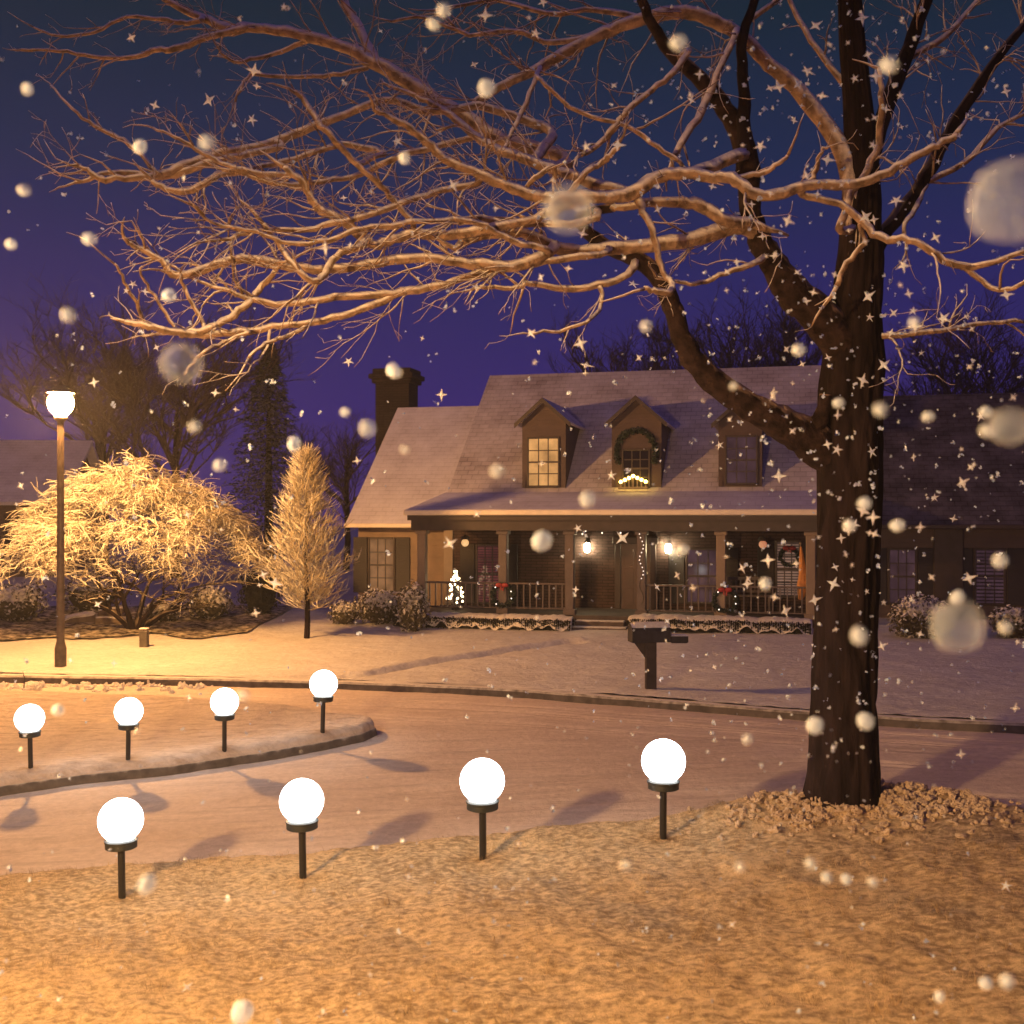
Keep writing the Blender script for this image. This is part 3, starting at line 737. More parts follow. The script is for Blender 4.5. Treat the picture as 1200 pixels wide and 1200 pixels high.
# wreaths
def wreath(name, loc, r, label, cat='wreath', bow=True, lights=4, group=None):
    w = empty(name, loc, label, cat, group, rz=-TH)
    mb = MB()
    for i in range(40):
        a = i/40*6.283; leaves(mb,(r*math.cos(a),0,r*math.sin(a)),(r*.28,.06,r*.28),22,.045,shell=.2)
    mb.build('greenery', M['conifer'], w)
    if bow:
        mb = MB(); mb.ball((-.08,-.08,r*.98),.07,8,6,(1.3,.5,.8)); mb.ball((.08,-.08,r*.98),.07,8,6,(1.3,.5,.8)); mb.box(-.05,-.01,-.09,-.07,r*.5,r*.95); mb.box(.01,.05,-.09,-.07,r*.45,r*.95); mb.build('bow', M['red'], w)
    if lights: bulbs(w, [(r*math.cos(a),-.09,r*math.sin(a)) for a in np.linspace(.4,6.0,lights)], 'bulbw', .016)
wreath('wreath', H((U(850,-.13),-.13,Zl(703,U(850,0),0))), .26, 'dark wreath with a bow on the right porch rail')
wreath('wreath', H((U(589,-.13),-.13,Zl(697,U(589,0),0))), .26, 'dark wreath with a bow on the left porch rail')
wreath('wreath', H((U(925,VW-.12),VW-.12,Zl(652,U(925,VW),VW))), .22, 'round wreath hung on the right porch window', lights=0)
# garland arch and candles at the middle dormer
v = VW+.10; um = (U(717,v)+U(775,v))/2
gd = empty('dormer_garland', H((um,v-.07,Zl(545,um,v))), 'arched garland round the middle dormer window', 'garland', rz=-TH)
mb = MB()
for i in range(46):
    t = i/45; a = math.pi*(1.12-1.24*t); leaves(mb,(.52*math.cos(a),0,.30+.62*math.sin(a)),(.10,.05,.10),26,.045,shell=.2)
mb.build('foliage', M['conifer'], gd)
cd = empty('candle_arch', H((U(742,v-.2),v-.2,Zl(573,um,v-.2))), 'glowing yellow candle lights in the middle dormer window', 'candle light', rz=-TH)
mb = MB(); mb.bbox(-.40,.40,-.05,.05,0,.05,.01)
for i in range(7): x = -.33+.11*i; mb.lathe([(.018,.05),(.018,.16+.05*(3-abs(i-3)))],8,(x,0,0))
mb.build('candle_stand', M['trim'], cd)
bulbs(cd, [(-.33+.11*i,0,.19+.05*(3-abs(i-3))) for i in range(7)], 'candle', .045)
# flag hung on its pole by the right window
fl = empty('flag', H((U(941,.15),.15,Zl(700,U(941,.15),.15))), 'furled orange cloth flag hanging at the right end of the porch', 'flag', rz=-TH)
mb = MB(); mb.tube([(.12,0,-.2),(-.06,0,1.25)],[.015,.012],8); mb.ball((-.06,0,1.28),.03); mb.build('flag_pole', M['trim'], fl)
mb = MB(); mb.tube([(-.05,0,1.2),(-.03,-.04,.9),(.0,-.03,.55),(.0,-.05,.25),(-.05,-.02,-.05)],[.02,.07,.09,.13,.05],10,.35); mb.build('cloth', M['flag'], fl)
# rocking-chair style porch bench behind the railing
bn = empty('porch_bench', H((U(870,1.5),1.5,FLZ)), 'dark slatted bench against the porch wall right of the door', 'bench', rz=-TH)
mb = MB()
for i in range(5): mb.bbox(-.7,.7,-.22+i*.1,-.14+i*.1,.42,.45,.006)
mb.build('seat', M['rail'], bn)
mb = MB(); mb.bbox(-.7,.7,.27,.30,.82,.9,.006); mb.bbox(-.7,.7,.27,.30,.5,.56,.006)
for i in range(12): x = -.65+i*.118; mb.box(x-.02,x+.02,.275,.295,.555,.825)
mb.build('backrest', M['rail'], bn)
for sx in (-.66,.66):
    for sy in (-.2,.25): mb = MB(); mb.bbox(sx-.03,sx+.03,sy-.03,sy+.03,0,.42,.005); mb.build('leg', M['rail'], bn)

# ------------------------------------------------------------------ hedges and shrubs
def hedge(px0, px1, pyt, pyb, v, depth, label):
    u0,u1 = U(px0,v),U(px1,v); c = (u0+u1)/2; w = H((c,v+depth/2,0)); z0 = far_lawn_z(w.x,w.y-.3); 
    zt = CAMZ-(pyt-HY)/F*(H((c,v,0)).y)-z0
    h = empty('hedge', (w.x,w.y,z0), label, 'hedge', 'clipped hedges before the porch', rz=-TH)
    L2 = (u1-u0)/2
    mb = MB(); n = int(L2*2/.05)
    core = MB()
    for i in range(n):
        x = -L2+.05*(i+.5); ed = min(1,(L2-abs(x))/.35); top = zt*(.80+.20*ed**.5)+.03*noise.noise(Vector((x*2.3,z0,px0)))
        for j in range(42):
            f = random.random(); y = random.uniform(-.5,.5)*depth*(.75+.25*ed); z = top*(.08+.72*random.random()) if f < .7 else top*random.uniform(.7,.86)
            if f < .5: y = -depth*.5*(.75+.25*ed)*random.uniform(.86,1.05)
            nn = Vector((random.gauss(0,.6),-1 if f<.5 else random.gauss(0,.6),random.gauss(.2,.5))).normalized()
            a = nn.cross(Vector((random.random()-.5,random.random()-.5,random.random()-.5)).normalized()).normalized(); b = nn.cross(a); s = random.uniform(.025,.05); p = Vector((x,y,z))
            k = len(mb.v); mb.v += [tuple(p-a*s),tuple(p+b*s*.5),tuple(p+a*s),tuple(p-b*s*.5)]; mb.f.append((k,k+1,k+2,k+3))
    mb.bbox(-L2*.96,L2*.96,-depth*.38,depth*.38,.0,zt*.7,.05)
    mb.build('foliage', M['hedge'], h)
    # snow lying on the flat top, with a ragged lower edge
    sm = MB(); ns = max(40,int(L2*2/.035)); prof = 15
    for i in range(ns+1):
        x = -L2*1.0+2*L2*i/ns; ed = max(.0,min(1,(L2-abs(x))/.35))**.5; top = zt*(.80+.20*ed)+.03*noise.noise(Vector((x*2.3,z0,px0)))+.025*noise.noise(Vector((x*6,1,px0)))
        for j in range(prof):
            t = j/(prof-1)*2-1; y = t*depth*.53*(.6+.4*ed)
            q = (1-abs(t)**3.2); z = top+.03-.25*(1-q)*(1+.7*noise.noise(Vector((x*3.7,t*2,px0))))+.02*noise.noise(Vector((x*8,y*8,1)))
            if j in (0,prof-1): z -= .04+.09*noise.noise(Vector((x*6.3,5,t+px0)))
            sm.v.append((x,y,z-.0))
    sm.f = [(i*prof+j,(i+1)*prof+j,(i+1)*prof+j+1,i*prof+j+1) for i in range(ns) for j in range(prof-1)]
    sm.build('snow_cap', M['snow'], h, True)
hedge(458,668,722,743,-1.15,.8,'low snow topped hedge along the porch left of the steps')
hedge(734,952,725,748,-1.15,.8,'low snow topped hedge along the porch right of the steps')

def shrub(px, pyb, wpx, hpx, label, Y=None, leafm='leaf', n=1500, size=.05, zmin=-.2, cap=False, group=None, lob=4):
    p = on(px,pyb,far_lawn_z,26) if Y is None else px2w(px,pyb,Y)
    if Y is not None: p.z = far_lawn_z(p.x,p.y)
    w = wpx/F*p.y/2; h = hpx/F*p.y
    s = empty('shrub', p, label, 'shrub', group); mb = MB()
    leaves(mb,(0,0,h*.45),(w*.8,w*.7,h*.55),n//2,size,shell=.7)
    for i in range(lob):
        a = i*6.283/lob+random.random(); leaves(mb,(w*.5*math.cos(a),w*.45*math.sin(a),h*random.uniform(.35,.55)),(w*.5,w*.45,h*.42),n//(2*lob),size,shell=.7)
    mb.ball((0,0,h*.42),1,10,7,(w*.62,w*.55,h*.42))
    mb.build('foliage', M[leafm], s)
    sm = MB()
    for i in range(5): a = random.random()*6.28; sm.tube([(0,0,-.05),(w*.3*math.cos(a),w*.3*math.sin(a),h*.3),(w*.6*math.cos(a),w*.6*math.sin(a),h*.62)],[.025,.018,.008],5)
    sm.build('stem', M['bark'], s)
    return s
shrub(190,716,46,26,'round clipped shrub shining yellow under the frosted tree',n=1600,size=.045,Y=29.5)
shrub(404,731,44,28,'small snowy shrub at the left corner of the house',n=1300,size=.04)
shrub(446,731,72,42,'bushy snow dusted shrub below the left wing window',n=2600,size=.045)
shrub(483,724,44,58,'tall loose shrub beside the left porch corner post',n=1600,size=.05,Y=27.6)
shrub(18,728,84,48,'snowy shrub at the far left edge of the frosted tree bed',n=1800,size=.055)
shrub(108,722,90,50,'wide brown shrub behind the stones under the frosted tree',n=2000,size=.055,Y=32)
shrub(246,722,66,42,'dark shrub in the shade right of the frosted tree trunk',n=1600,size=.055,Y=30)
shrub(305,724,60,60,'dark shrub between the frosted tree and the conical tree',n=1500,size=.055,Y=31,leafm='hedge')
shrub(1078,746,90,50,'snow dusted shrub by the dark right wing next to the trunk',n=2600,size=.05)
shrub(1188,747,66,38,'low snow dusted shrub at the right end of the wing',n=1800,size=.05)

# planting bed under the frosted tree, its dark colour standing in for shade
xs = np.linspace(-16,-6.3,120)
b0f = lambda x: 26.2+.35*math.sin(x*1.3)+.25*math.sin(x*2.9+1)+.9*max(0,(x+7.3))
strip('planting_bed', xs, b0f, lambda x: 33.0, np.linspace(0,1,60), lambda x,y: far_lawn_z(x,y)+.03+.04*abs(fb(x,y,3,3,6)), M['bed_shade'])
bpy.data.objects['planting_bed']['label'] = 'planting bed under the frosted tree, coloured dark for its shade'
# stones in the bed under the frosted tree
def rock(px, py, w, d, h, label, tiltv=(0,0,0), Y=None):
    p = on(px,py,far_lawn_z,26); mb = MB(); mb.bbox(-w,w,-d,d,0,h,.04)
    import bmesh
    o = mb.build('stone', M['rock']); bm = bmesh.new(); bm.from_mesh(o.data); bmesh.ops.subdivide_edges(bm, edges=bm.edges[:], cuts=3, use_grid_fill=True)
    for v in bm.verts: v.co += Vector((noise.noise(v.co*3+p),noise.noise(v.co*3.3-p),noise.noise(v.co*2.7+p*2)))*.07
    bm.to_mesh(o.data); bm.free(); o.location = p-Vector((0,0,.03)); o.rotation_euler = tiltv
    return tag(o, label, 'stone')
rock(95,730,.38,.25,.26,'flat tilted stone left of the stacked stones',(R(4),R(-12),.3))
r1 = rock(135,731,.42,.28,.22,'dark lower stone of the stack at the frosted tree foot',(0,R(3),-.1))
r2 = rock(131,731,.30,.22,.20,'snow capped stone on top of the stack at the frosted tree foot',(0,R(-4),.2)); r2.location.z += .25
# small utility post
p = on(169,758,far_lawn_z,24); ub_ = empty('utility_post', p, 'short brown utility post in the snow in front of the frosted tree', 'post')
mb = MB(); mb.bbox(-.085,.085,-.085,.085,-.1,.36,.012); mb.build('post', M['bollard'], ub_)
mb = MB(); mb.bbox(-.095,.095,-.095,.095,.362,.42,.02); mb.build('post_cap', M['rock'], ub_)
# dry stalks by the kerb
stx = empty('dry_stalk', on(28,803,far_lawn_z,21), 'dry bent stalk poking up at the kerb left of the lamp pole', 'twig')
mb = MB(); mb.tube([(0,0,-.05),(.01,0,.12),(-.02,0,.24)],[.012,.009,.004],5); mb.tube([(0,0,.05),(.15,.02,.10),(.3,.02,.06)],[.012,.01,.004],5); mb.build('stalk', M['woodpost'], stx)

# ------------------------------------------------------------------ mailbox
p = on(763,807,far_lawn_z,20); mbx = empty('mailbox', p, 'dark mailbox with rounded snow topped box on a single wooden post', 'mailbox')
zc = (807-752)/F*p.y; 
mb = MB(); mb.bbox(-.10,.085,-.085,.085,-.2,zc,.015); mb.prism([(-.10,zc-.28),(-.10,zc),(-.30,zc)],'y',-.05,.05); mb.build('post', M['woodpost'], mbx)
def dome(x0, x1, w, h0, r, mbd, n=10):
    prof = [(-w,0),(w,0)]+[(w*math.cos(a),h0+r*math.sin(a)) for a in np.linspace(0,math.pi,n)]
    mbd.prism(prof,'x',x0,x1)
b_ = MB(); dome(-.34,.30,.16,.14,.17,b_); bo = b_.build('box', M['mailbox'], mbx); bo.location = (0,0,zc+.0); bo.rotation_euler.z = R(8)
b_ = MB(); dome(-.365,-.342,.168,.14,.178,b_); d_ = b_.build('door', M['mailbox'], bo)
b_ = MB(); prof = [(.145*math.cos(a),.15+.155*math.sin(a)+.035*math.sin(a)) for a in np.linspace(.25,math.pi-.25,9)]+[(.13*math.cos(a),.145+.15*math.sin(a)) for a in np.linspace(math.pi-.25,.25,9)]
b_.prism(prof,'x',-.30,.26); b_.build('snow_cap', M['snow'], bo)
b_ = MB(); b_.bbox(.32,.62,-.09,.09,-.02,.12,.02); pb = b_.build('newspaper_box', M['mailbox'], mbx); pb.location = (0,0,zc)

# ------------------------------------------------------------------ neighbour at the far left
nx = px2w(-70,700,44); nb_ = empty('neighbour_house', (nx.x,nx.y,.9), 'pale roofed house half hidden behind the frosted tree at the far left', 'house', rz=R(6))
mb = MB(); mb.box(-6,4.4,0,7,-1,2.9); mb.add([(-6,0,2.9),(-6,7,2.9),(-6,3.5,5.2),(4.4,0,2.9),(4.4,7,2.9),(4.4,3.5,5.2)],[(0,1,2),(3,5,4)]); mb.build('wall', M['dormer'], nb_)
mb = MB(); mb.slab([(-6.4,-.5,2.75),(4.8,-.5,2.75),(4.8,3.5,5.4),(-6.4,3.5,5.4)],.15); mb.slab([(4.8,7.5,2.75),(-6.4,7.5,2.75),(-6.4,3.5,5.397),(4.8,3.5,5.397)],.15); mb.build('roof', M['roof_low'], nb_)
for x in (-3,-.2,2.4):
    mb = MB(); mb.bbox(x-.05,x+1.05,-.06,-.003,.75,2.25,.02); f_ = mb.build('window', M['darktrim'], nb_)
    mb = MB(); mb.box(x+.03,x+.97,-.075,-.062,.83,2.17); mb.build('pane', M['glassdark'], f_)

# ------------------------------------------------------------------ the big bare tree
TY = 12.25
tb = on(990,933,near_lawn_z,12); TY = tb.y
big = empty('bare_tree', tb, 'huge bare tree with thick dark trunk and frosted branches reaching left over the road', 'tree')
def chain(pts, y0, y1, sub=4, wig=.0):
    # pts (px,py,halfwidth px) -> smooth 3D polyline, depth runs from y0 to y1 with a soft wander
    n = len(pts); P = []; Rr = []
    s = random.random()*90
    ctrl = []
    for i,q in enumerate(pts):
        t = i/(n-1); Y = TY+y0+(y1-y0)*t+.22*noise.noise(Vector((s,t*3,0)))*min(1,t*4)
        ctrl.append((px2w(q[0],q[1],Y)-tb, q[2]/F*Y))
    for i in range(n-1):
        a,b = ctrl[i],ctrl[i+1]; p0 = ctrl[max(i-1,0)][0]; p3 = ctrl[min(i+2,n-1)][0]
        for k in range(sub):
            t = k/sub
            p = .5*((2*a[0])+(b[0]-p0)*t+(2*p0-5*a[0]+4*b[0]-p3)*t*t+(-p0+3*a[0]-3*b[0]+p3)*t**3)
            if wig: p = p+Vector((random.gauss(0,1),random.gauss(0,1),random.gauss(0,1)))*wig*(1 if 0<k or i else 0)
            P.append(p); Rr.append(a[1]+(b[1]-a[1])*t)
    P.append(ctrl[-1][0]); Rr.append(ctrl[-1][1])
    return P, Rr
trunk = MB(); crown = MB(); lowlimb = MB()
ALL = []
def proj(p): q = p+tb; return ((q.x)/q.y*F+CX, HY-(q.z-CAMZ)/q.y*F)
def limb(mbx, pts, y0=0, y1=0, n=10, sub=4, wig=0, rough=.12, snap=True):
    P, Rr = chain(pts,y0,y1,sub,wig)
    if snap:
        # root the branch in the nearest thicker limb so that no end hangs in the air
        a = proj(P[0]); best = None
        for p,r,q in ALL:
            if r < .75*Rr[0]: continue
            dd = math.hypot(q[0]-a[0],q[1]-a[1])+26*abs(p.y-P[0].y)
            if best is None or dd < best[0]: best = (dd,p,r)
        if best is not None and best[0] < 150:
            q = best[1]; v = P[0]-q
            if v.length > .02:
                t0 = (P[1]-P[0]).normalized(); k = max(2,int(v.length/.12)); pre = []
                for i in range(k):
                    t = i/k; h1 = q+v*t; h2 = P[0]-t0*v.length*(1-t)*.6; pre.append(h1.lerp(h2,t*t)+Vector((random.gauss(0,.008),random.gauss(0,.008),random.gauss(0,.008)))*(i>0))
                P = pre+P; Rr = [min(best[2]*.95,Rr[0]*(1.25-.25*i/k)) for i in range(k)]+Rr
    ALL.extend((p,r,proj(p)) for p,r in zip(P,Rr))
    mbx.tube(P,Rr,n,rough); return P, Rr
# trunk, flared at the root and furrowed
P, Rr = chain([(989,952,47),(989,932,44),(990,900,41),(990,850,39),(991,760,37),(993,650,37),(995,540,40),(997,470,38),(1001,420,35),(1004,360,29),(1009,290,25),(1010,210,21),(1006,130,18),(998,40,15),(992,-80,11),(985,-200,6)],0,.25,12)
ALL.extend((p,r,proj(p)) for p,r in zip(P,Rr)); nb_seg = 72; b0 = len(trunk.v); trunk.tube(P,Rr,nb_seg)
for i in range(len(P)):
    for k in range(nb_seg):
        j = b0+i*nb_seg+k; p = Vector(trunk.v[j]); d = p-P[i]
        an = k/nb_seg*6.28319; cc = Vector((math.cos(an),math.sin(an),0))
        f = noise.noise(cc*2.4+Vector((0,0,P[i].z*.5)))*.10-.16*(1-abs(noise.noise(cc*6+Vector((0,0,P[i].z*1.1)))))**5+noise.noise(cc*11+Vector((3,0,P[i].z*4)))*.035
        if i < 40: f += .12*max(0,math.sin(an*5+1))*((40-i)/40)**2
        trunk.v[j] = tuple(P[i]+d*(1+f))
mains = []
def T(pts, y0=0, y1=0, n=12, mbx=None, snap=False): mains.append((limb(trunk if mbx is None else mbx,pts,y0,y1,n,5,.004,.16,snap),1))
T([(1003,590,8),(985,552,18),(955,520,24),(925,500,21),(895,486,18),(850,457,16),(815,425,14),(798,393,12),(787,358,11),(771,325,11),(745,303,10),(712,290,8.5),(680,262,7),(688,250,6),(720,243,5)],.25,-.6,14,lowlimb)
T([(968,462,7),(963,487,9),(952,505,12),(942,518,9)],-.05,-.0,12,lowlimb)
T([(1010,470,8),(998,425,24),(968,378,23),(932,345,20),(908,312,16),(890,280,14),(879,245,12),(877,200,14),(868,160,13),(845,122,10),(815,88,9),(790,65,8),(765,30,6),(745,-20,5)],.3,-.5,14,lowlimb)
T([(1006,300,14),(995,200,11),(970,150,10),(930,100,9),(895,70,8),(868,42,7.5),(830,22,8),(795,14,8),(745,24,7.5),(700,42,7),(660,62,6.5),(625,83,6),(585,103,5),(550,125,4)],.1,.3,12,crown,False)
T([(1008,240,12),(1030,150,10),(1060,70,9),(1085,0,7),(1110,-70,5)],.1,.6)
T([(1004,330,12),(1040,270,9),(1080,215,8),(1115,150,7),(1160,80,6),(1215,10,4)],.2,1.2)
T([(872,180,9),(872,110,7),(870,50,6),(885,0,5),(905,-40,4)],-.4,.2)
br = []
def B(pts, y0, y1, dens=1.0, n=7): br.append((limb(crown,pts,y0,y1,n,4,.006,.22), dens))
# lower big sweep
B([(898,298,6),(884,273,9),(862,266,10),(830,275,9.5),(800,283,9.5),(740,289,9),(690,294,8.5),(650,290,8),(625,278,6.5),(600,273,6),(565,276,6),(540,284,5)],.02,-1.0)
B([(648,292,7),(630,303,7),(600,312,7),(550,309,6.5),(500,302,6),(445,308,6),(400,315,6),(355,315,5.5),(300,304,6),(270,305,5.5),(240,315,5.5),(205,323,5),(190,306,4),(165,292,3.5),(150,285,3)],-.8,-1.5,1.3)
B([(600,312,5),(565,318,5),(520,333,4.5),(480,341,5),(440,346,5),(380,351,4.5),(345,356,4),(300,352,4),(270,342,3),(235,330,2)],-.8,-1.2,1.1)
B([(475,341,4.5),(440,356,4.5),(400,371,4.5),(360,379,4.5),(320,383,4),(290,388,4.5),(250,392,4.5),(215,391,5),(185,385,4.5),(165,380,4),(147,377,3)],-.9,-1.6,.8)
B([(212,391,4),(240,386,4.5),(268,373,4.5),(290,357,4.5),(308,336,4),(322,318,3)],-1.4,-1.1,.8)
B([(365,379,3),(340,393,2.6),(312,402,2.4),(291,420,1.8)],-1.1,-1.4,.2)
B([(290,390,2.8),(262,402,2.4),(240,412,2.2),(228,425,1.6),(215,440,1.2)],-1.3,-1.5,.2)
B([(168,381,2.8),(160,355,2.4),(146,330,2),(134,309,1.5)],-1.5,-1.8,.4)
B([(205,387,2.4),(190,360,2.2),(172,335,1.8),(163,318,1.4),(167,312,1)],-1.4,-1.7,.3)
B([(240,384,2.8),(225,355,2.6),(213,330,2),(212,318,1.4)],-1.3,-1.5,.4)
# middle sweep
B([(800,204,7),(770,208,8),(742,226,9),(715,231,8),(690,230,7.5),(650,232,7.5),(610,224,7),(580,212,6.5),(545,197,6),(520,186,5.5),(500,165,5),(480,150,4.5),(455,136,3.5),(438,128,2.5)],-.8,-1.3,1.2)
B([(690,232,6),(650,246,5.5),(620,258,5),(585,265,6),(550,272,6.5),(515,277,6.5),(490,273,6.5),(460,281,6),(438,286,6),(418,272,6),(400,257,6.5),(378,246,6),(365,234,5),(352,212,4.5),(334,196,4)],-.9,-1.5,1.4)
B([(484,262,3.5),(462,235,4),(440,213,4),(412,186,4),(392,165,4),(372,142,4),(357,117,3.5),(344,108,2.5)],-1.2,-1.6,.6)
B([(742,228,6),(714,220,7),(670,206,6.5),(623,190,6.5),(585,176,6),(560,162,5),(535,140,4.5),(515,127,4),(485,112,3),(455,100,2)],-.7,-.3,1.0)
B([(420,290,5),(395,300,4.5),(380,322,4.5),(370,330,4),(350,318,4),(330,290,3.5),(308,262,3)],-1.4,-1.7,1.2)
B([(560,215,4),(520,222,4),(480,235,4),(430,252,4),(390,262,4),(350,270,3.5),(310,268,3),(270,278,2.4),(240,283,1.8)],-.9,-1.9,1.2)
B([(640,292,4),(600,282,4),(560,262,3.5),(520,258,3.5),(470,262,3.5),(425,268,3.5),(385,282,3),(340,285,3),(300,272,2.5),(250,262,2.2),(225,240,2)],-1,-2.0,1.3)
B([(335,205,3.5),(300,202,3.5),(260,190,3),(230,175,2.6),(205,160,2),(180,150,1.5)],-1.2,-1.0,.7)
# upper sweep
B([(640,150,6),(600,135,5.5),(560,125,5),(500,130,5),(450,118,4.5),(390,140,5),(345,157,5.5),(300,172,5.5),(255,180,5.5),(225,190,5.5),(200,200,5),(175,207,4.5),(145,209,4),(118,210,4),(103,200,3),(90,193,2)],.1,-.9,.8)
B([(330,172,4.5),(280,182,4.5),(240,192,5),(205,204,4.5),(185,207,3.5),(150,203,3.5),(118,204,3),(100,212,2.5),(88,214,1.8)],-.3,-.9,.5)
B([(300,205,4),(265,203,4),(245,212,4.5),(220,224,4.5),(195,221,4),(178,211,3)],-.6,-.8,.5)
B([(185,204,2.8),(165,180,2.8),(140,162,3),(110,146,2.4),(85,128,1.8),(60,100,1.2)],-.7,-.4,.7)
B([(440,175,4),(400,170,4),(370,178,3.5),(320,192,3.2),(275,202,3)],-.4,-.8,1.0)
B([(560,160,4),(520,170,4),(470,182,4),(420,205,3.6),(380,212,3.4),(330,216,3),(290,205,2.6)],-.1,-.9,1.1)
# top limbs
B([(660,185,8),(620,172,8.5),(583,162,9),(537,133,9),(483,98,9),(440,74,8),(400,54,7),(350,40,6.5),(300,33,6),(270,33,5.5),(245,24,5),(210,8,4),(180,-10,3)],.2,1.2,.6)
B([(285,33,4.5),(240,44,4),(205,58,4),(185,58,3.5),(150,68,3),(110,66,2.4),(70,60,2),(25,58,1.4)],.8,1.4,.9)
B([(235,24,3.2),(215,28,3),(190,22,2.6),(150,20,2.2),(110,38,2),(70,42,1.6),(40,32,1.2)],.9,1.2,.7)
B([(440,74,6),(425,40,5.5),(408,10,5),(395,-30,4)],.9,1.4,.6)
B([(360,48,3),(330,60,2.8),(300,68,2.6),(276,72,2.2),(258,60,1.6)],.8,.6,.4)
B([(430,80,3),(390,88,2.8),(350,90,2.6),(310,88,2.4),(290,90,2),(276,120,1.2)],.6,.5,.6)
B([(700,40,4),(650,50,3.5),(600,35,3),(550,40,2.6),(500,20,2),(460,25,1.6)],.3,.9,1.0)
B([(760,22,4),(700,12,3.5),(640,15,3),(580,0,2.6),(520,10,2)],.3,1.0,1.0)
# crossing branches in front of the limbs and to the right
B([(742,230,7),(756,214,7.5),(776,206,7.5),(802,202,7),(830,207,7),(858,209,7.5),(880,225,7.5),(910,228,7),(950,216,6.5),(992,217,6.2),(1030,206,5.5),(1070,184,5),(1098,170,4.5),(1120,158,4)],-.8,-1.1,.25)
B([(858,209,4),(890,204,3.4),(908,194,3),(923,182,2.2)],-.95,-1.1,.5)
B([(950,217,3.4),(957,197,3),(963,177,2),(972,172,1.4)],-1,-1.1,.3)
B([(940,228,4.5),(985,240,4.5),(1018,268,5),(1042,281,5),(1065,280,4.5),(1098,299,5),(1130,313,4.6),(1168,306,3.6),(1205,293,3)],-.9,-1.4,.35)
B([(1130,313,3.6),(1158,334,3.4),(1182,340,3),(1203,328,2.4)],-1.2,-1.5,.3)
B([(1008,264,3),(1013,285,3.2),(992,308,3.4),(981,335,3.4)],-.9,-.5,.2)
B([(983,268,4.5),(1000,226,4.5),(1018,196,4.5),(1031,160,4.5),(1033,112,3.5),(1030,80,2.4)],-.2,-.5,.4)
B([(1035,394,4),(1090,389,3.4),(1140,381,3),(1200,377,2.4)],.1,.3,.8)
B([(880,310,3.6),(850,320,3.2),(820,332,3),(795,331,2.2),(770,325,1.8)],-.3,-.7,.4)
B([(735,322,4.5),(700,335,4.5),(660,339,4),(620,333,3.6),(600,338,3),(562,336,2.4)],-.5,-.9,.7)
B([(706,344,2.6),(702,362,2.4),(686,378,2.4),(655,388,2.2),(622,391,1.6)],-.6,-1.0,.4)
B([(746,232,5),(758,255,4.5),(768,285,4),(777,318,3.6),(787,330,4),(785,343,4.5),(770,341,4),(755,338,3)],-.8,-1.1,.2)
B([(665,228,3.5),(685,205,3.8),(703,192,3.6),(714,185,3.6),(725,170,3)],-1.0,-1.2,.4)
B([(614,222,3),(632,205,3.2),(650,194,3),(648,215,1.6)],-1.0,-1.1,.3)
B([(700,255,4.5),(668,262,4.5),(630,262,4.5),(600,262,4.5),(565,255,4)],-.7,-.9,.4)
B([(710,296,4),(690,300,4.5),(650,304,4.5),(612,312,4)],-.7,-.9,.4)
B([(720,243,4),(770,238,6),(800,237,7),(825,243,8),(848,258,8),(880,262,7)],-.7,-.3,.2)
B([(807,60,4),(790,85,4),(765,105,3.6),(735,130,4),(720,150,4.5),(700,170,3.4),(680,182,2.8)],-.5,-.9,.8)
B([(640,100,2.6),(680,132,2.8),(735,148,2.8),(770,172,3),(800,195,2.6)],-.7,-.8,.4)
B([(862,40,4),(840,90,4),(822,130,5),(800,165,4.5),(790,185,3.5)],-.2,-.7,.5)
B([(866,40,3.6),(885,18,3.4),(905,5,3),(930,-20,2.4)],.3,.5,.5)
B([(620,110,3),(610,135,2.8),(592,170,2.4),(583,190,2)],-.3,-.6,.4)
B([(1080,215,4),(1130,190,3.5),(1170,150,3),(1210,130,2)],.6,1.0,.8)
B([(1060,70,4),(1110,40,3.5),(1150,-5,3),(1190,-40,2)],.4,1.0,.8)
B([(1004,120,4),(960,60,3.5),(930,10,3),(910,-40,2.4)],.2,.7,.7)
B([(1085,212,3.6),(1075,240,3.2),(1060,262,2.6),(1062,285,2)],.6,.2,.3)
# crooked side twigs grown from every branch
def twig(mbx, p, d, Lh, r, depth):
    n = max(4,int(Lh/.085)); st = Lh/n; P = [Vector(p)]; Rr = [r]; d = d.normalized()
    kids = []
    for i in range(n):
        d = (d+Vector((random.gauss(0,.13),random.gauss(0,.12),random.gauss(0,.13)))+Vector((-.03,0,.02 if random.random()<.7 else -.05))).normalized()
        if random.random() < .24: d = (d+Vector((random.gauss(0,.38),random.gauss(0,.25),random.gauss(0,.42)))).normalized()
        P.append(P[-1]+d*st); Rr.append(max(.0028,r*(1-.75*(i+1)/n)))
        if depth < 2 and random.random() < (.34 if depth == 0 else .20): kids.append((P[-1].copy(),d.copy(),Rr[-1]))
    mbx.tube(P,Rr,5 if r > .008 else 4,.25)
    for q,dd,rr in kids:
        pr = dd.cross(Vector((random.gauss(0,.5),-1,random.gauss(0,.5)))).normalized()*random.choice((-1,1))
        twig(mbx,q,dd+pr*random.uniform(.4,1.1),Lh*random.uniform(.3,.6),max(.003,rr*.75),depth+1)
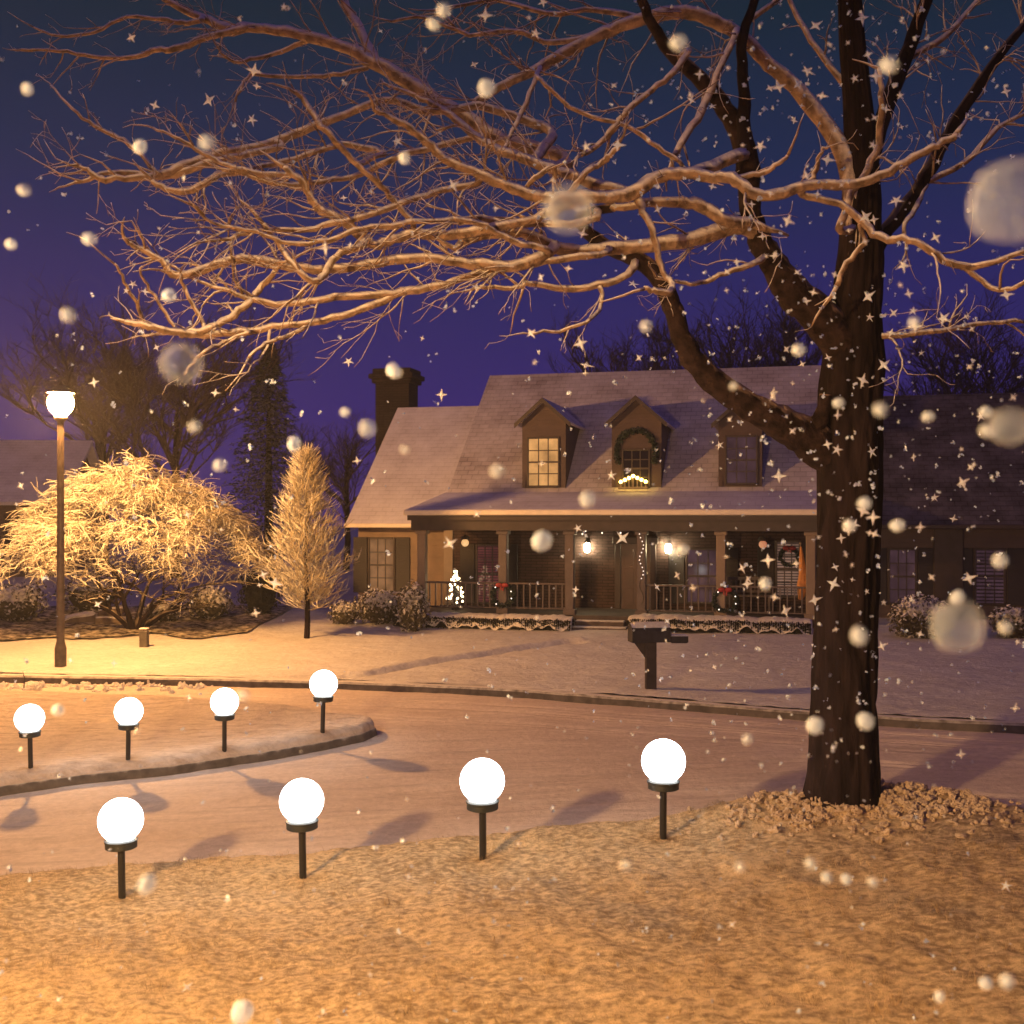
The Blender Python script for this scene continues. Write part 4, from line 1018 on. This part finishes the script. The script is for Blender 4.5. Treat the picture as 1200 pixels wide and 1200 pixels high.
for (P,Rr),dens in br:
    ln = sum((P[i+1]-P[i]).length for i in range(len(P)-1)); n = int(ln*5.6*dens)
    for _ in range(n):
        i = int((random.random()**.8)*(len(P)-2))+0; t = random.random(); p = P[i].lerp(P[i+1],t); d = (P[i+1]-P[i]).normalized(); r = Rr[i]
        pr = d.cross(Vector((random.gauss(0,.6),-1,random.gauss(0,.6)))).normalized()*random.choice((-1,1))
        Lh = random.uniform(.25,.95)*(.55+.45*min(1,ln/2.5))*(.55 if proj(p)[0] < 260 else 1); twig(crown,p,d*random.uniform(.6,1.2)+pr*random.uniform(.3,.9),Lh,min(r*.6,random.uniform(.006,.015)),0)
    twig(crown,P[-1],P[-1]-P[-2],random.uniform(.2,.45),Rr[-1]*.9,1)
for (P,Rr),_ in mains[3:6]:
    for _ in range(14):
        i = random.randrange(len(P)//3,len(P)-1); d = (P[i]-P[i-1]).normalized(); pr = d.cross(Vector((random.gauss(0,.7),-1,random.gauss(0,.7)))).normalized()*random.choice((-1,1))
        twig(crown,P[i],d+pr*.7,random.uniform(.5,1.2),.013,0)
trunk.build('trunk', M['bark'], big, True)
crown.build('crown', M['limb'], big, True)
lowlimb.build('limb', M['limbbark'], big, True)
print('big tree faces', len(trunk.f)+len(crown.f))

# ------------------------------------------------------------------ frosted trees by the street lamp
def ribbon(mb, P, w):
    # three sided twig: cheap and still solid
    mb.tube(P, [w*(1-.6*i/(len(P)-1)) for i in range(len(P))], 3)
p0 = on(158,722,far_lawn_z,28); p0 = px2w(158,722,27.6); p0.z = far_lawn_z(p0.x,p0.y)
ft = empty('frosted_tree', p0, 'wide round tree with drooping snow coated twigs shining under the street lamp', 'tree')
tk = MB(); cr = MB(); ends = []
def grow(p, d, Lh, r, lvl, mb):
    n = 5; P = [Vector(p)]; Rr = [r]; d = d.normalized()
    for i in range(n):
        d = (d+Vector((random.gauss(0,.13),random.gauss(0,.13),random.gauss(0,.10)))+Vector((d.x,d.y,0))*.10).normalized()
        P.append(P[-1]+d*Lh/n); Rr.append(r*(1-.45*(i+1)/n))
    mb.tube(P,Rr,7 if lvl < 2 else 5,.15)
    if lvl >= 3: ends.append((P,d)); return
    for k in range(4 if lvl else 3):
        i = random.randrange(2,n+1); a = random.random()*6.283
        dd = (d+Vector((math.cos(a)*.75,math.sin(a)*.75,random.uniform(-.25,.35)))).normalized()
        grow(P[i],dd,Lh*random.uniform(.62,.85),Rr[i]*.68,lvl+1,mb)
for a,tz in ((2.6,.9),(.4,.8),(1.5,1.6),(4.6,1.0),(5.6,.75)):
    grow((.06*math.cos(a),.06*math.sin(a),-.05),Vector((math.cos(a)*.75,math.sin(a)*.5,tz)),1.25,.085,0,tk)
tk.build('trunk', M['bark'], ft)
# dome of drooping twig sprays
def dome_r(a):  return 3.05+.25*math.sin(a*3+1)+.15*math.sin(a*5)
cnt = 0
while cnt < 4700:
    a = random.random()*6.283; q = random.random()**.5; rr = q*dome_r(a)*random.uniform(.85,1.03); lay = random.random()
    top = 4.3*(1-(rr/3.4)**2.2)**.55 if rr < 3.38 else .9
    top *= .93+.15*noise.noise(Vector((math.cos(a)*rr*1.1,math.sin(a)*rr*1.1,3)))
    z = top*(1-.30*lay**1.2) if lay < .8 else random.uniform(1.35,max(1.5,top))
    if z < 1.2: continue
    p = Vector((rr*math.cos(a),rr*math.sin(a)*.85,z))
    if noise.noise(p*1.15+Vector((4,2,9))) < -.04: continue
    out = Vector((math.cos(a),math.sin(a),0)); d = (out*random.uniform(.4,1)+Vector((random.gauss(0,.8),random.gauss(0,.8),random.uniform(-.1,.9)))).normalized()
    Lh = random.uniform(.22,.62); P = [p]; n = 5
    for i in range(n):
        d = (d+Vector((random.gauss(0,.28),random.gauss(0,.28),-.13))).normalized(); P.append(P[-1]+d*Lh/n)
    ribbon(cr,P,random.uniform(.007,.015))
    for k in range(2):
        i = random.randrange(1,4); dd = (d+Vector((random.gauss(0,.7),random.gauss(0,.7),random.uniform(-.5,.3)))).normalized(); Q = [P[i]]
        for _ in range(3): dd = (dd+Vector((random.gauss(0,.2),random.gauss(0,.2),-.15))).normalized(); Q.append(Q[-1]+dd*Lh*.2)
        ribbon(cr,Q,.009)
    cnt += 1
for P,d in ends: ribbon(cr,P,.012)
cr.build('crown', M['twigsnow'], ft)
# conical bare tree with upswept frosted twigs
p0 = on(359,748,far_lawn_z,25); cf = empty('conical_tree', p0, 'slim cone shaped frosted tree with a thin dark trunk left of the house', 'tree')
hh = (748-527)/F*p0.y; z0_ = hh*.16
tk = MB(); P = [(.03*math.sin(i),.03*math.cos(i*1.7),hh*i/11-.1*(i==0)) for i in range(12)]; tk.tube(P,[.075-.0062*i for i in range(12)],8,.1); tk.build('trunk', M['bark'], cf)
cr = MB()
for i in range(330):
    t = (i/330)**1.1; z = z0_+(hh*.96-z0_)*t; prof = 1.5*min(1,(t+.05)*3.6)**.6*(1-t)**.95+.05
    a = i*2.4+random.random(); out = Vector((math.cos(a),math.sin(a),0)); d = (out+Vector((0,0,random.uniform(.0,.65)))).normalized(); Lh = prof*random.uniform(.6,1.15)
    P = [Vector((0,0,z-.12*prof))]; n = 6
    for k in range(n): d = (d+Vector((random.gauss(0,.12),random.gauss(0,.12),.08+random.gauss(0,.10)))).normalized(); P.append(P[-1]+d*Lh/n)
    ribbon(cr,P,.011)
    for k in range(9):
        j = random.randrange(2,n+1); dd = (d+Vector((random.gauss(0,.8),random.gauss(0,.8),random.uniform(-.2,.8)))).normalized(); Q = [P[j]]
        for _ in range(3): dd = (dd+Vector((random.gauss(0,.18),random.gauss(0,.18),.1))).normalized(); Q.append(Q[-1]+dd*random.uniform(.06,.17))
        ribbon(cr,Q,.0095)
cr.build('crown', M['twigsnow'], cf)

# ------------------------------------------------------------------ dark trees behind
def bare(px, pyb, Y, hpx, wpx, label, seed, dens=1.0):
    random.seed(seed)
    p = px2w(px,pyb,Y); p.z = .9
    t = empty('background_tree', p, label, 'tree', 'dark bare trees behind the house')
    hh = (pyb-hpx)/F*Y; ww = wpx/F*Y/2; tk = MB(); cr = MB()
    tk.tube([(0,0,-.3),(.1,0,hh*.2),(0,.1,hh*.5),(.1,0,hh*.75)],[hh*.028,hh*.022,hh*.015,hh*.006],8,.15); 
    def rec(p,d,Lh,r,lv):
        P = [Vector(p)]; d = d.normalized(); n = 5
        for i in range(n): d = (d+Vector((random.gauss(0,.14),random.gauss(0,.14),random.gauss(.03,.12)))).normalized(); P.append(P[-1]+d*Lh/n)
        cr.tube(P,[r*(1-.14*i) for i in range(n+1)],5 if lv < 2 else 3)
        if lv == 4: return
        for k in range((6,5,5,4)[lv]):
            i = random.randrange(1,n+1); a = random.random()*6.283
            rec(P[i],d+Vector((math.cos(a),math.sin(a),random.uniform(-.3,.6)))*random.uniform(.5,.9),Lh*random.uniform(.45,.72),r*.55,lv+1)
    for k in range(int(9*dens)):
        z = hh*random.uniform(.18,.72); a = random.random()*6.283
        rec((0,0,z),Vector((math.cos(a)*ww*.5,math.sin(a)*ww*.4,(hh-z)*random.uniform(.35,.8))),math.hypot(ww*.55,(hh-z)*.5),hh*.010,0)
    tk.build('trunk', M['bark'], t); cr.build('crown', M['twigdark'], t)
    return t
bare(205,690,44,425,300,'dark bare tree behind the frosted round tree',11,1.2)
bare(120,690,52,445,260,'dark bare tree farther back behind the street lamp',12)
bare(405,690,47,520,150,'low dark bare tree between the conical tree and the chimney',13,.8)
bare(735,640,50,385,210,'dark bare tree rising behind the roof ridge left of the big tree',14)
bare(885,640,52,350,220,'dark bare tree behind the roof ridge next to the big trunk',16)
bare(1130,640,48,375,260,'dark bare tree behind the right wing of the house',15,1.1)
random.seed(21)
p0 = px2w(315,690,43); p0.z = .9; cn = empty('conifer', p0, 'tall dark conifer standing behind the conical frosted tree', 'tree')
hh = (690-412)/F*43; tk = MB(); tk.tube([(0,0,-.3),(0,0,hh)],[.22,.02],8); tk.build('trunk', M['bark'], cn); cr = MB()
for i in range(420):
    t = (i/420); z = hh*(.10+.89*t); prof = 2.2*(1-t)**.8+.08; a = i*2.4+random.random()*.8; Lh = prof*random.uniform(.7,1.12); out = Vector((math.cos(a),math.sin(a),0))
    side = Vector((-out.y,out.x,0))
    for k in range(40):
        s = random.random()**.7; q = out*Lh*s+Vector((0,0,-.35*Lh*s+.16*Lh*s*s)); w = (1-s*.6)*.22*Lh+.05
        c = Vector((0,0,z))+q+side*random.uniform(-w,w)+Vector((0,0,random.uniform(-.10,.04)))
        dd = (out*.7+side*random.uniform(-.8,.8)+Vector((0,0,random.uniform(-.5,.1)))).normalized()*random.uniform(.10,.2); nn = dd.cross(Vector((random.gauss(0,.4),random.gauss(0,.4),1))).normalized()*.045
        j = len(cr.v); cr.v += [tuple(c-nn),tuple(c+nn),tuple(c+dd)]; cr.f.append((j,j+1,j+2))
cr.build('foliage', M['conifer'], cn)

# ------------------------------------------------------------------ falling snow
random.seed(5)
def puff(sub, lo, sd, mt='flake_lacy'):
    import bmesh
    bm = bmesh.new(); bmesh.ops.create_icosphere(bm, subdivisions=sub, radius=1.0)
    for v in bm.verts:
        d = v.co.normalized(); lump = 1+.10*noise.noise(d*1.3+Vector((sd,0,0)))
        v.co = d*lump*(lo+(1.02-lo)*random.random()**1.6)
    me = bpy.data.meshes.new('snowflake'); bm.to_mesh(me); bm.free(); me.materials.append(M[mt]); return me
def star(k, thin):
    mb = MB(); mb.v = [(0,-.10,0),(0,.10,0)]; n = 2*k
    for i in range(n):
        a = math.pi*i/k+.2; r = (1 if i%2==0 else thin)*(random.uniform(.75,1.1) if i%2==0 else 1); mb.v.append((r*math.cos(a),0,r*math.sin(a)))
    for i in range(n): a,b = 2+i,2+(i+1)%n; mb.f += [(0,a,b),(1,b,a)]
    return mb
puffs = []; stars = []
for i in range(4): puffs.append(puff(4,.93,i*7.3))
bigpuff = puff(5,.93,3.1,'flake_thin')
for i in range(4): o = star(4 if i < 3 else 5,.30).build('snowflake', M['flake']); stars.append(o.data); bpy.data.objects.remove(o)
def flake(me, px, py, rpx, Y, label, group, squash=1.0):
    o = bpy.data.objects.new('snowflake', me); C.objects.link(o); s = rpx/F*Y
    o.location = px2w(px,py,Y); o.scale = (s,s,s*squash); o.rotation_euler = (random.gauss(0,.3),random.uniform(-.6,.6),random.gauss(0,.3))
    tag(o,label,'snowflake',group)
big_f = [(1186,236,48,1.2,'hazy very large snowflake clump at the upper right edge'),(1122,734,30,1.4,'large snowflake clump drifting before the dark right wing shrubs'),
         (666,245,28,1.4,'large snowflake clump in front of the middle branches of the big tree'),(213,426,23,1.5,'large snowflake clump under the lowest left branch tips'),
         (1183,500,22,1.5,'large snowflake clump against the dark sky right of the trunk')]
for px,py,r,Y,lab in big_f: flake(bigpuff,px,py,r,Y,lab,'large drifting snowflakes')
blobs = [(570,103,14,9),(1042,76,14,10),(795,50,12,11),(243,167,8,11),(105,280,9,9),(13,286,7,7),(80,369,9,8),(198,346,8,11),(32,104,7,6),(28,223,8,8),(164,172,10,7),(474,185,7,8),(463,437,9,10),(430,502,8,12),
 (689,585,13,7),(635,634,15,12),(757,382,7,8),(936,410,9,9),(1072,379,7,10),(860,452,5,6),(1013,590,9,9),(1052,616,9,12),(996,616,8,9),(1155,483,7,10),(1157,505,8,12),(1088,488,8,9),(983,472,8,8),(1032,480,9,10),
 (1172,657,8,12),(782,640,6,11),(800,645,7,11),(897,684,7,9),(1122,700,10,8),(1007,745,9,12),(1014,845,8,14),(955,850,8,14),(876,866,6,7),(734,1014,7,7),(992,1030,8,7),(969,1028,7,7),(1023,1034,7,7),(1155,1152,9,9),(1180,1150,9,10),(1101,1168,8,6),(950,1012,7,7),
 (284,1186,16,14),(172,1036,10,13),(228,500,7,9),(258,545,8,9),(583,552,7,10),(475,527,6,6),(345,520,8,10),(405,483,7,6),(460,433,8,9),(520,12,8,12),(508,28,10,7),(1178,735,7,9),(867,1016,6,6),(68,832,7,9),(285,815,7,9)]
for px,py,a,b in blobs:
    flake(random.choice(puffs),px,py,(a+b)*.43,random.uniform(1.7,3.0),'small soft round snowflake drifting in the night air','small round falling snowflakes',random.uniform(.8,1.25))
stf = 0
def inb(px,py): return 0 < px < 1200 and 0 < py < 1200
while stf < 235:
    u = random.random()
    if u < .55: px, py = random.gauss(1010,110), random.uniform(-5,760)
    elif u < .70: px, py = random.gauss(640,200), random.uniform(0,480)
    elif u < .88: px, py = random.uniform(0,1200), random.uniform(0,700)
    else: px, py = random.uniform(0,1200), random.uniform(700,1190)
    if not inb(px,py): continue
    Y = random.uniform(4,9.5); 
    if py > 800: Y = random.uniform(3.5,6.0)
    flake(random.choice(stars),px,py,random.choice((4,5,6,6,7,8,10)),Y,'tiny white star shaped snowflake glinting in the night air','star shaped falling snowflakes'); stf += 1
mb = MB()
for _ in range(1500):
    if random.random() < .6: px, py = random.gauss(980,170), random.uniform(0,900)
    else: px, py = random.uniform(0,1200), random.uniform(0,1200)
    Y = random.uniform(5,11) if py < 850 else random.uniform(3.5,6); c = px2w(px,py,Y); r = random.choice((1.0,1.2,1.4,1.8,2.4,3.2))/F*Y
    for k in range(5):
        d = Vector((random.gauss(0,1),random.gauss(0,1),random.gauss(0,1)))*r*.45; a = Vector((random.gauss(0,1),random.gauss(0,1),random.gauss(0,1))).normalized()*r*.8; b = a.cross(Vector((random.gauss(0,1),random.gauss(0,1),random.gauss(0,1))).normalized())
        i = len(mb.v); q = c+d; mb.v += [tuple(q-a),tuple(q+b),tuple(q+a),tuple(q-b)]; mb.f.append((i,i+1,i+2,i+3))
tag(mb.build('falling_snow', M['flake']), 'fine snow specks falling through the whole scene', None, kind='stuff')

# ------------------------------------------------------------------ sky, moonless night light, camera
SUN_EL, SUN_AZ = 24.0, -115.0          # degrees; azimuth measured from +Y towards +X
w = bpy.data.worlds.new('World'); scn.world = w; w.use_nodes = True; nt = w.node_tree
bg = nt.nodes['Background']; out = nt.nodes['World Output']
sky = nt.nodes.new('ShaderNodeTexSky'); sky.sky_type = 'NISHITA'; sky.sun_disc = False
sky.sun_elevation = R(-3.5); sky.sun_rotation = R(SUN_AZ)
L(nt, sky.outputs[0], bg.inputs['Color']); bg.inputs['Strength'].default_value = .012
tc = nt.nodes.new('ShaderNodeTexCoord'); sx = nt.nodes.new('ShaderNodeSeparateXYZ'); L(nt, tc.outputs['Generated'], sx.inputs[0])
rp = ramp(nt, sx.outputs['Z'], [(0,(.052,.026,.130)),(.09,(.034,.019,.142)),(.20,(.021,.019,.112)),(.29,(.012,.022,.072)),(.40,(.007,.019,.036)),(.6,(.028,.020,.080)),(1,(.050,.030,.130))])
b2 = nt.nodes.new('ShaderNodeBackground'); L(nt, rp.outputs['Color'], b2.inputs['Color']); b2.inputs['Strength'].default_value = 1.0
ad = nt.nodes.new('ShaderNodeAddShader'); L(nt, bg.outputs[0], ad.inputs[0]); L(nt, b2.outputs[0], ad.inputs[1]); L(nt, ad.outputs[0], out.inputs['Surface'])
sd = bpy.data.lights.new('sun', 'SUN'); sd.energy = .08; sd.color = (1,.45,.22); sd.angle = R(4)
so = bpy.data.objects.new('sun', sd); C.objects.link(so); so.location = (0,0,30)
d = Vector((math.sin(R(SUN_AZ))*math.cos(R(SUN_EL)), math.cos(R(SUN_AZ))*math.cos(R(SUN_EL)), math.sin(R(SUN_EL))))
so.rotation_euler = d.to_track_quat('Z','Y').to_euler()

cam = bpy.data.cameras.new('camera'); co = bpy.data.objects.new('camera', cam); C.objects.link(co); scn.camera = co
co.location = (0,0,CAMZ); co.rotation_euler = (R(90),0,0)
cam.sensor_width = 36; cam.lens = 40; cam.shift_y = (HY-600)/1200; cam.clip_end = 2000; cam.clip_start = .05
cam.dof.use_dof = True; cam.dof.focus_distance = 15; cam.dof.aperture_fstop = 2.4
scn.render.engine = 'CYCLES'; scn.cycles.use_denoising = True; scn.cycles.max_bounces = 6; scn.cycles.transparent_max_bounces = 32
scn.view_settings.view_transform = 'Standard'; scn.view_settings.look = 'None'; scn.view_settings.exposure = 0; scn.view_settings.gamma = 1

hz = MB(); hz.box(-70,70,-12,90,-3.2,24); m = bpy.data.materials.new('night_haze'); m.use_nodes = True; nt = m.node_tree
nt.nodes.remove(nt.nodes['Principled BSDF']); pv = nt.nodes.new('ShaderNodeVolumePrincipled'); pv.inputs['Density'].default_value = .0009; pv.inputs['Color'].default_value = (.9,.9,.92,1); pv.inputs['Anisotropy'].default_value = .3
L(nt, pv.outputs[0], nt.nodes['Material Output'].inputs['Volume'])
tag(hz.build('haze', m), 'thin snowy night haze glowing round the lamps', None, kind='stuff')
scn.cycles.volume_bounces = 0
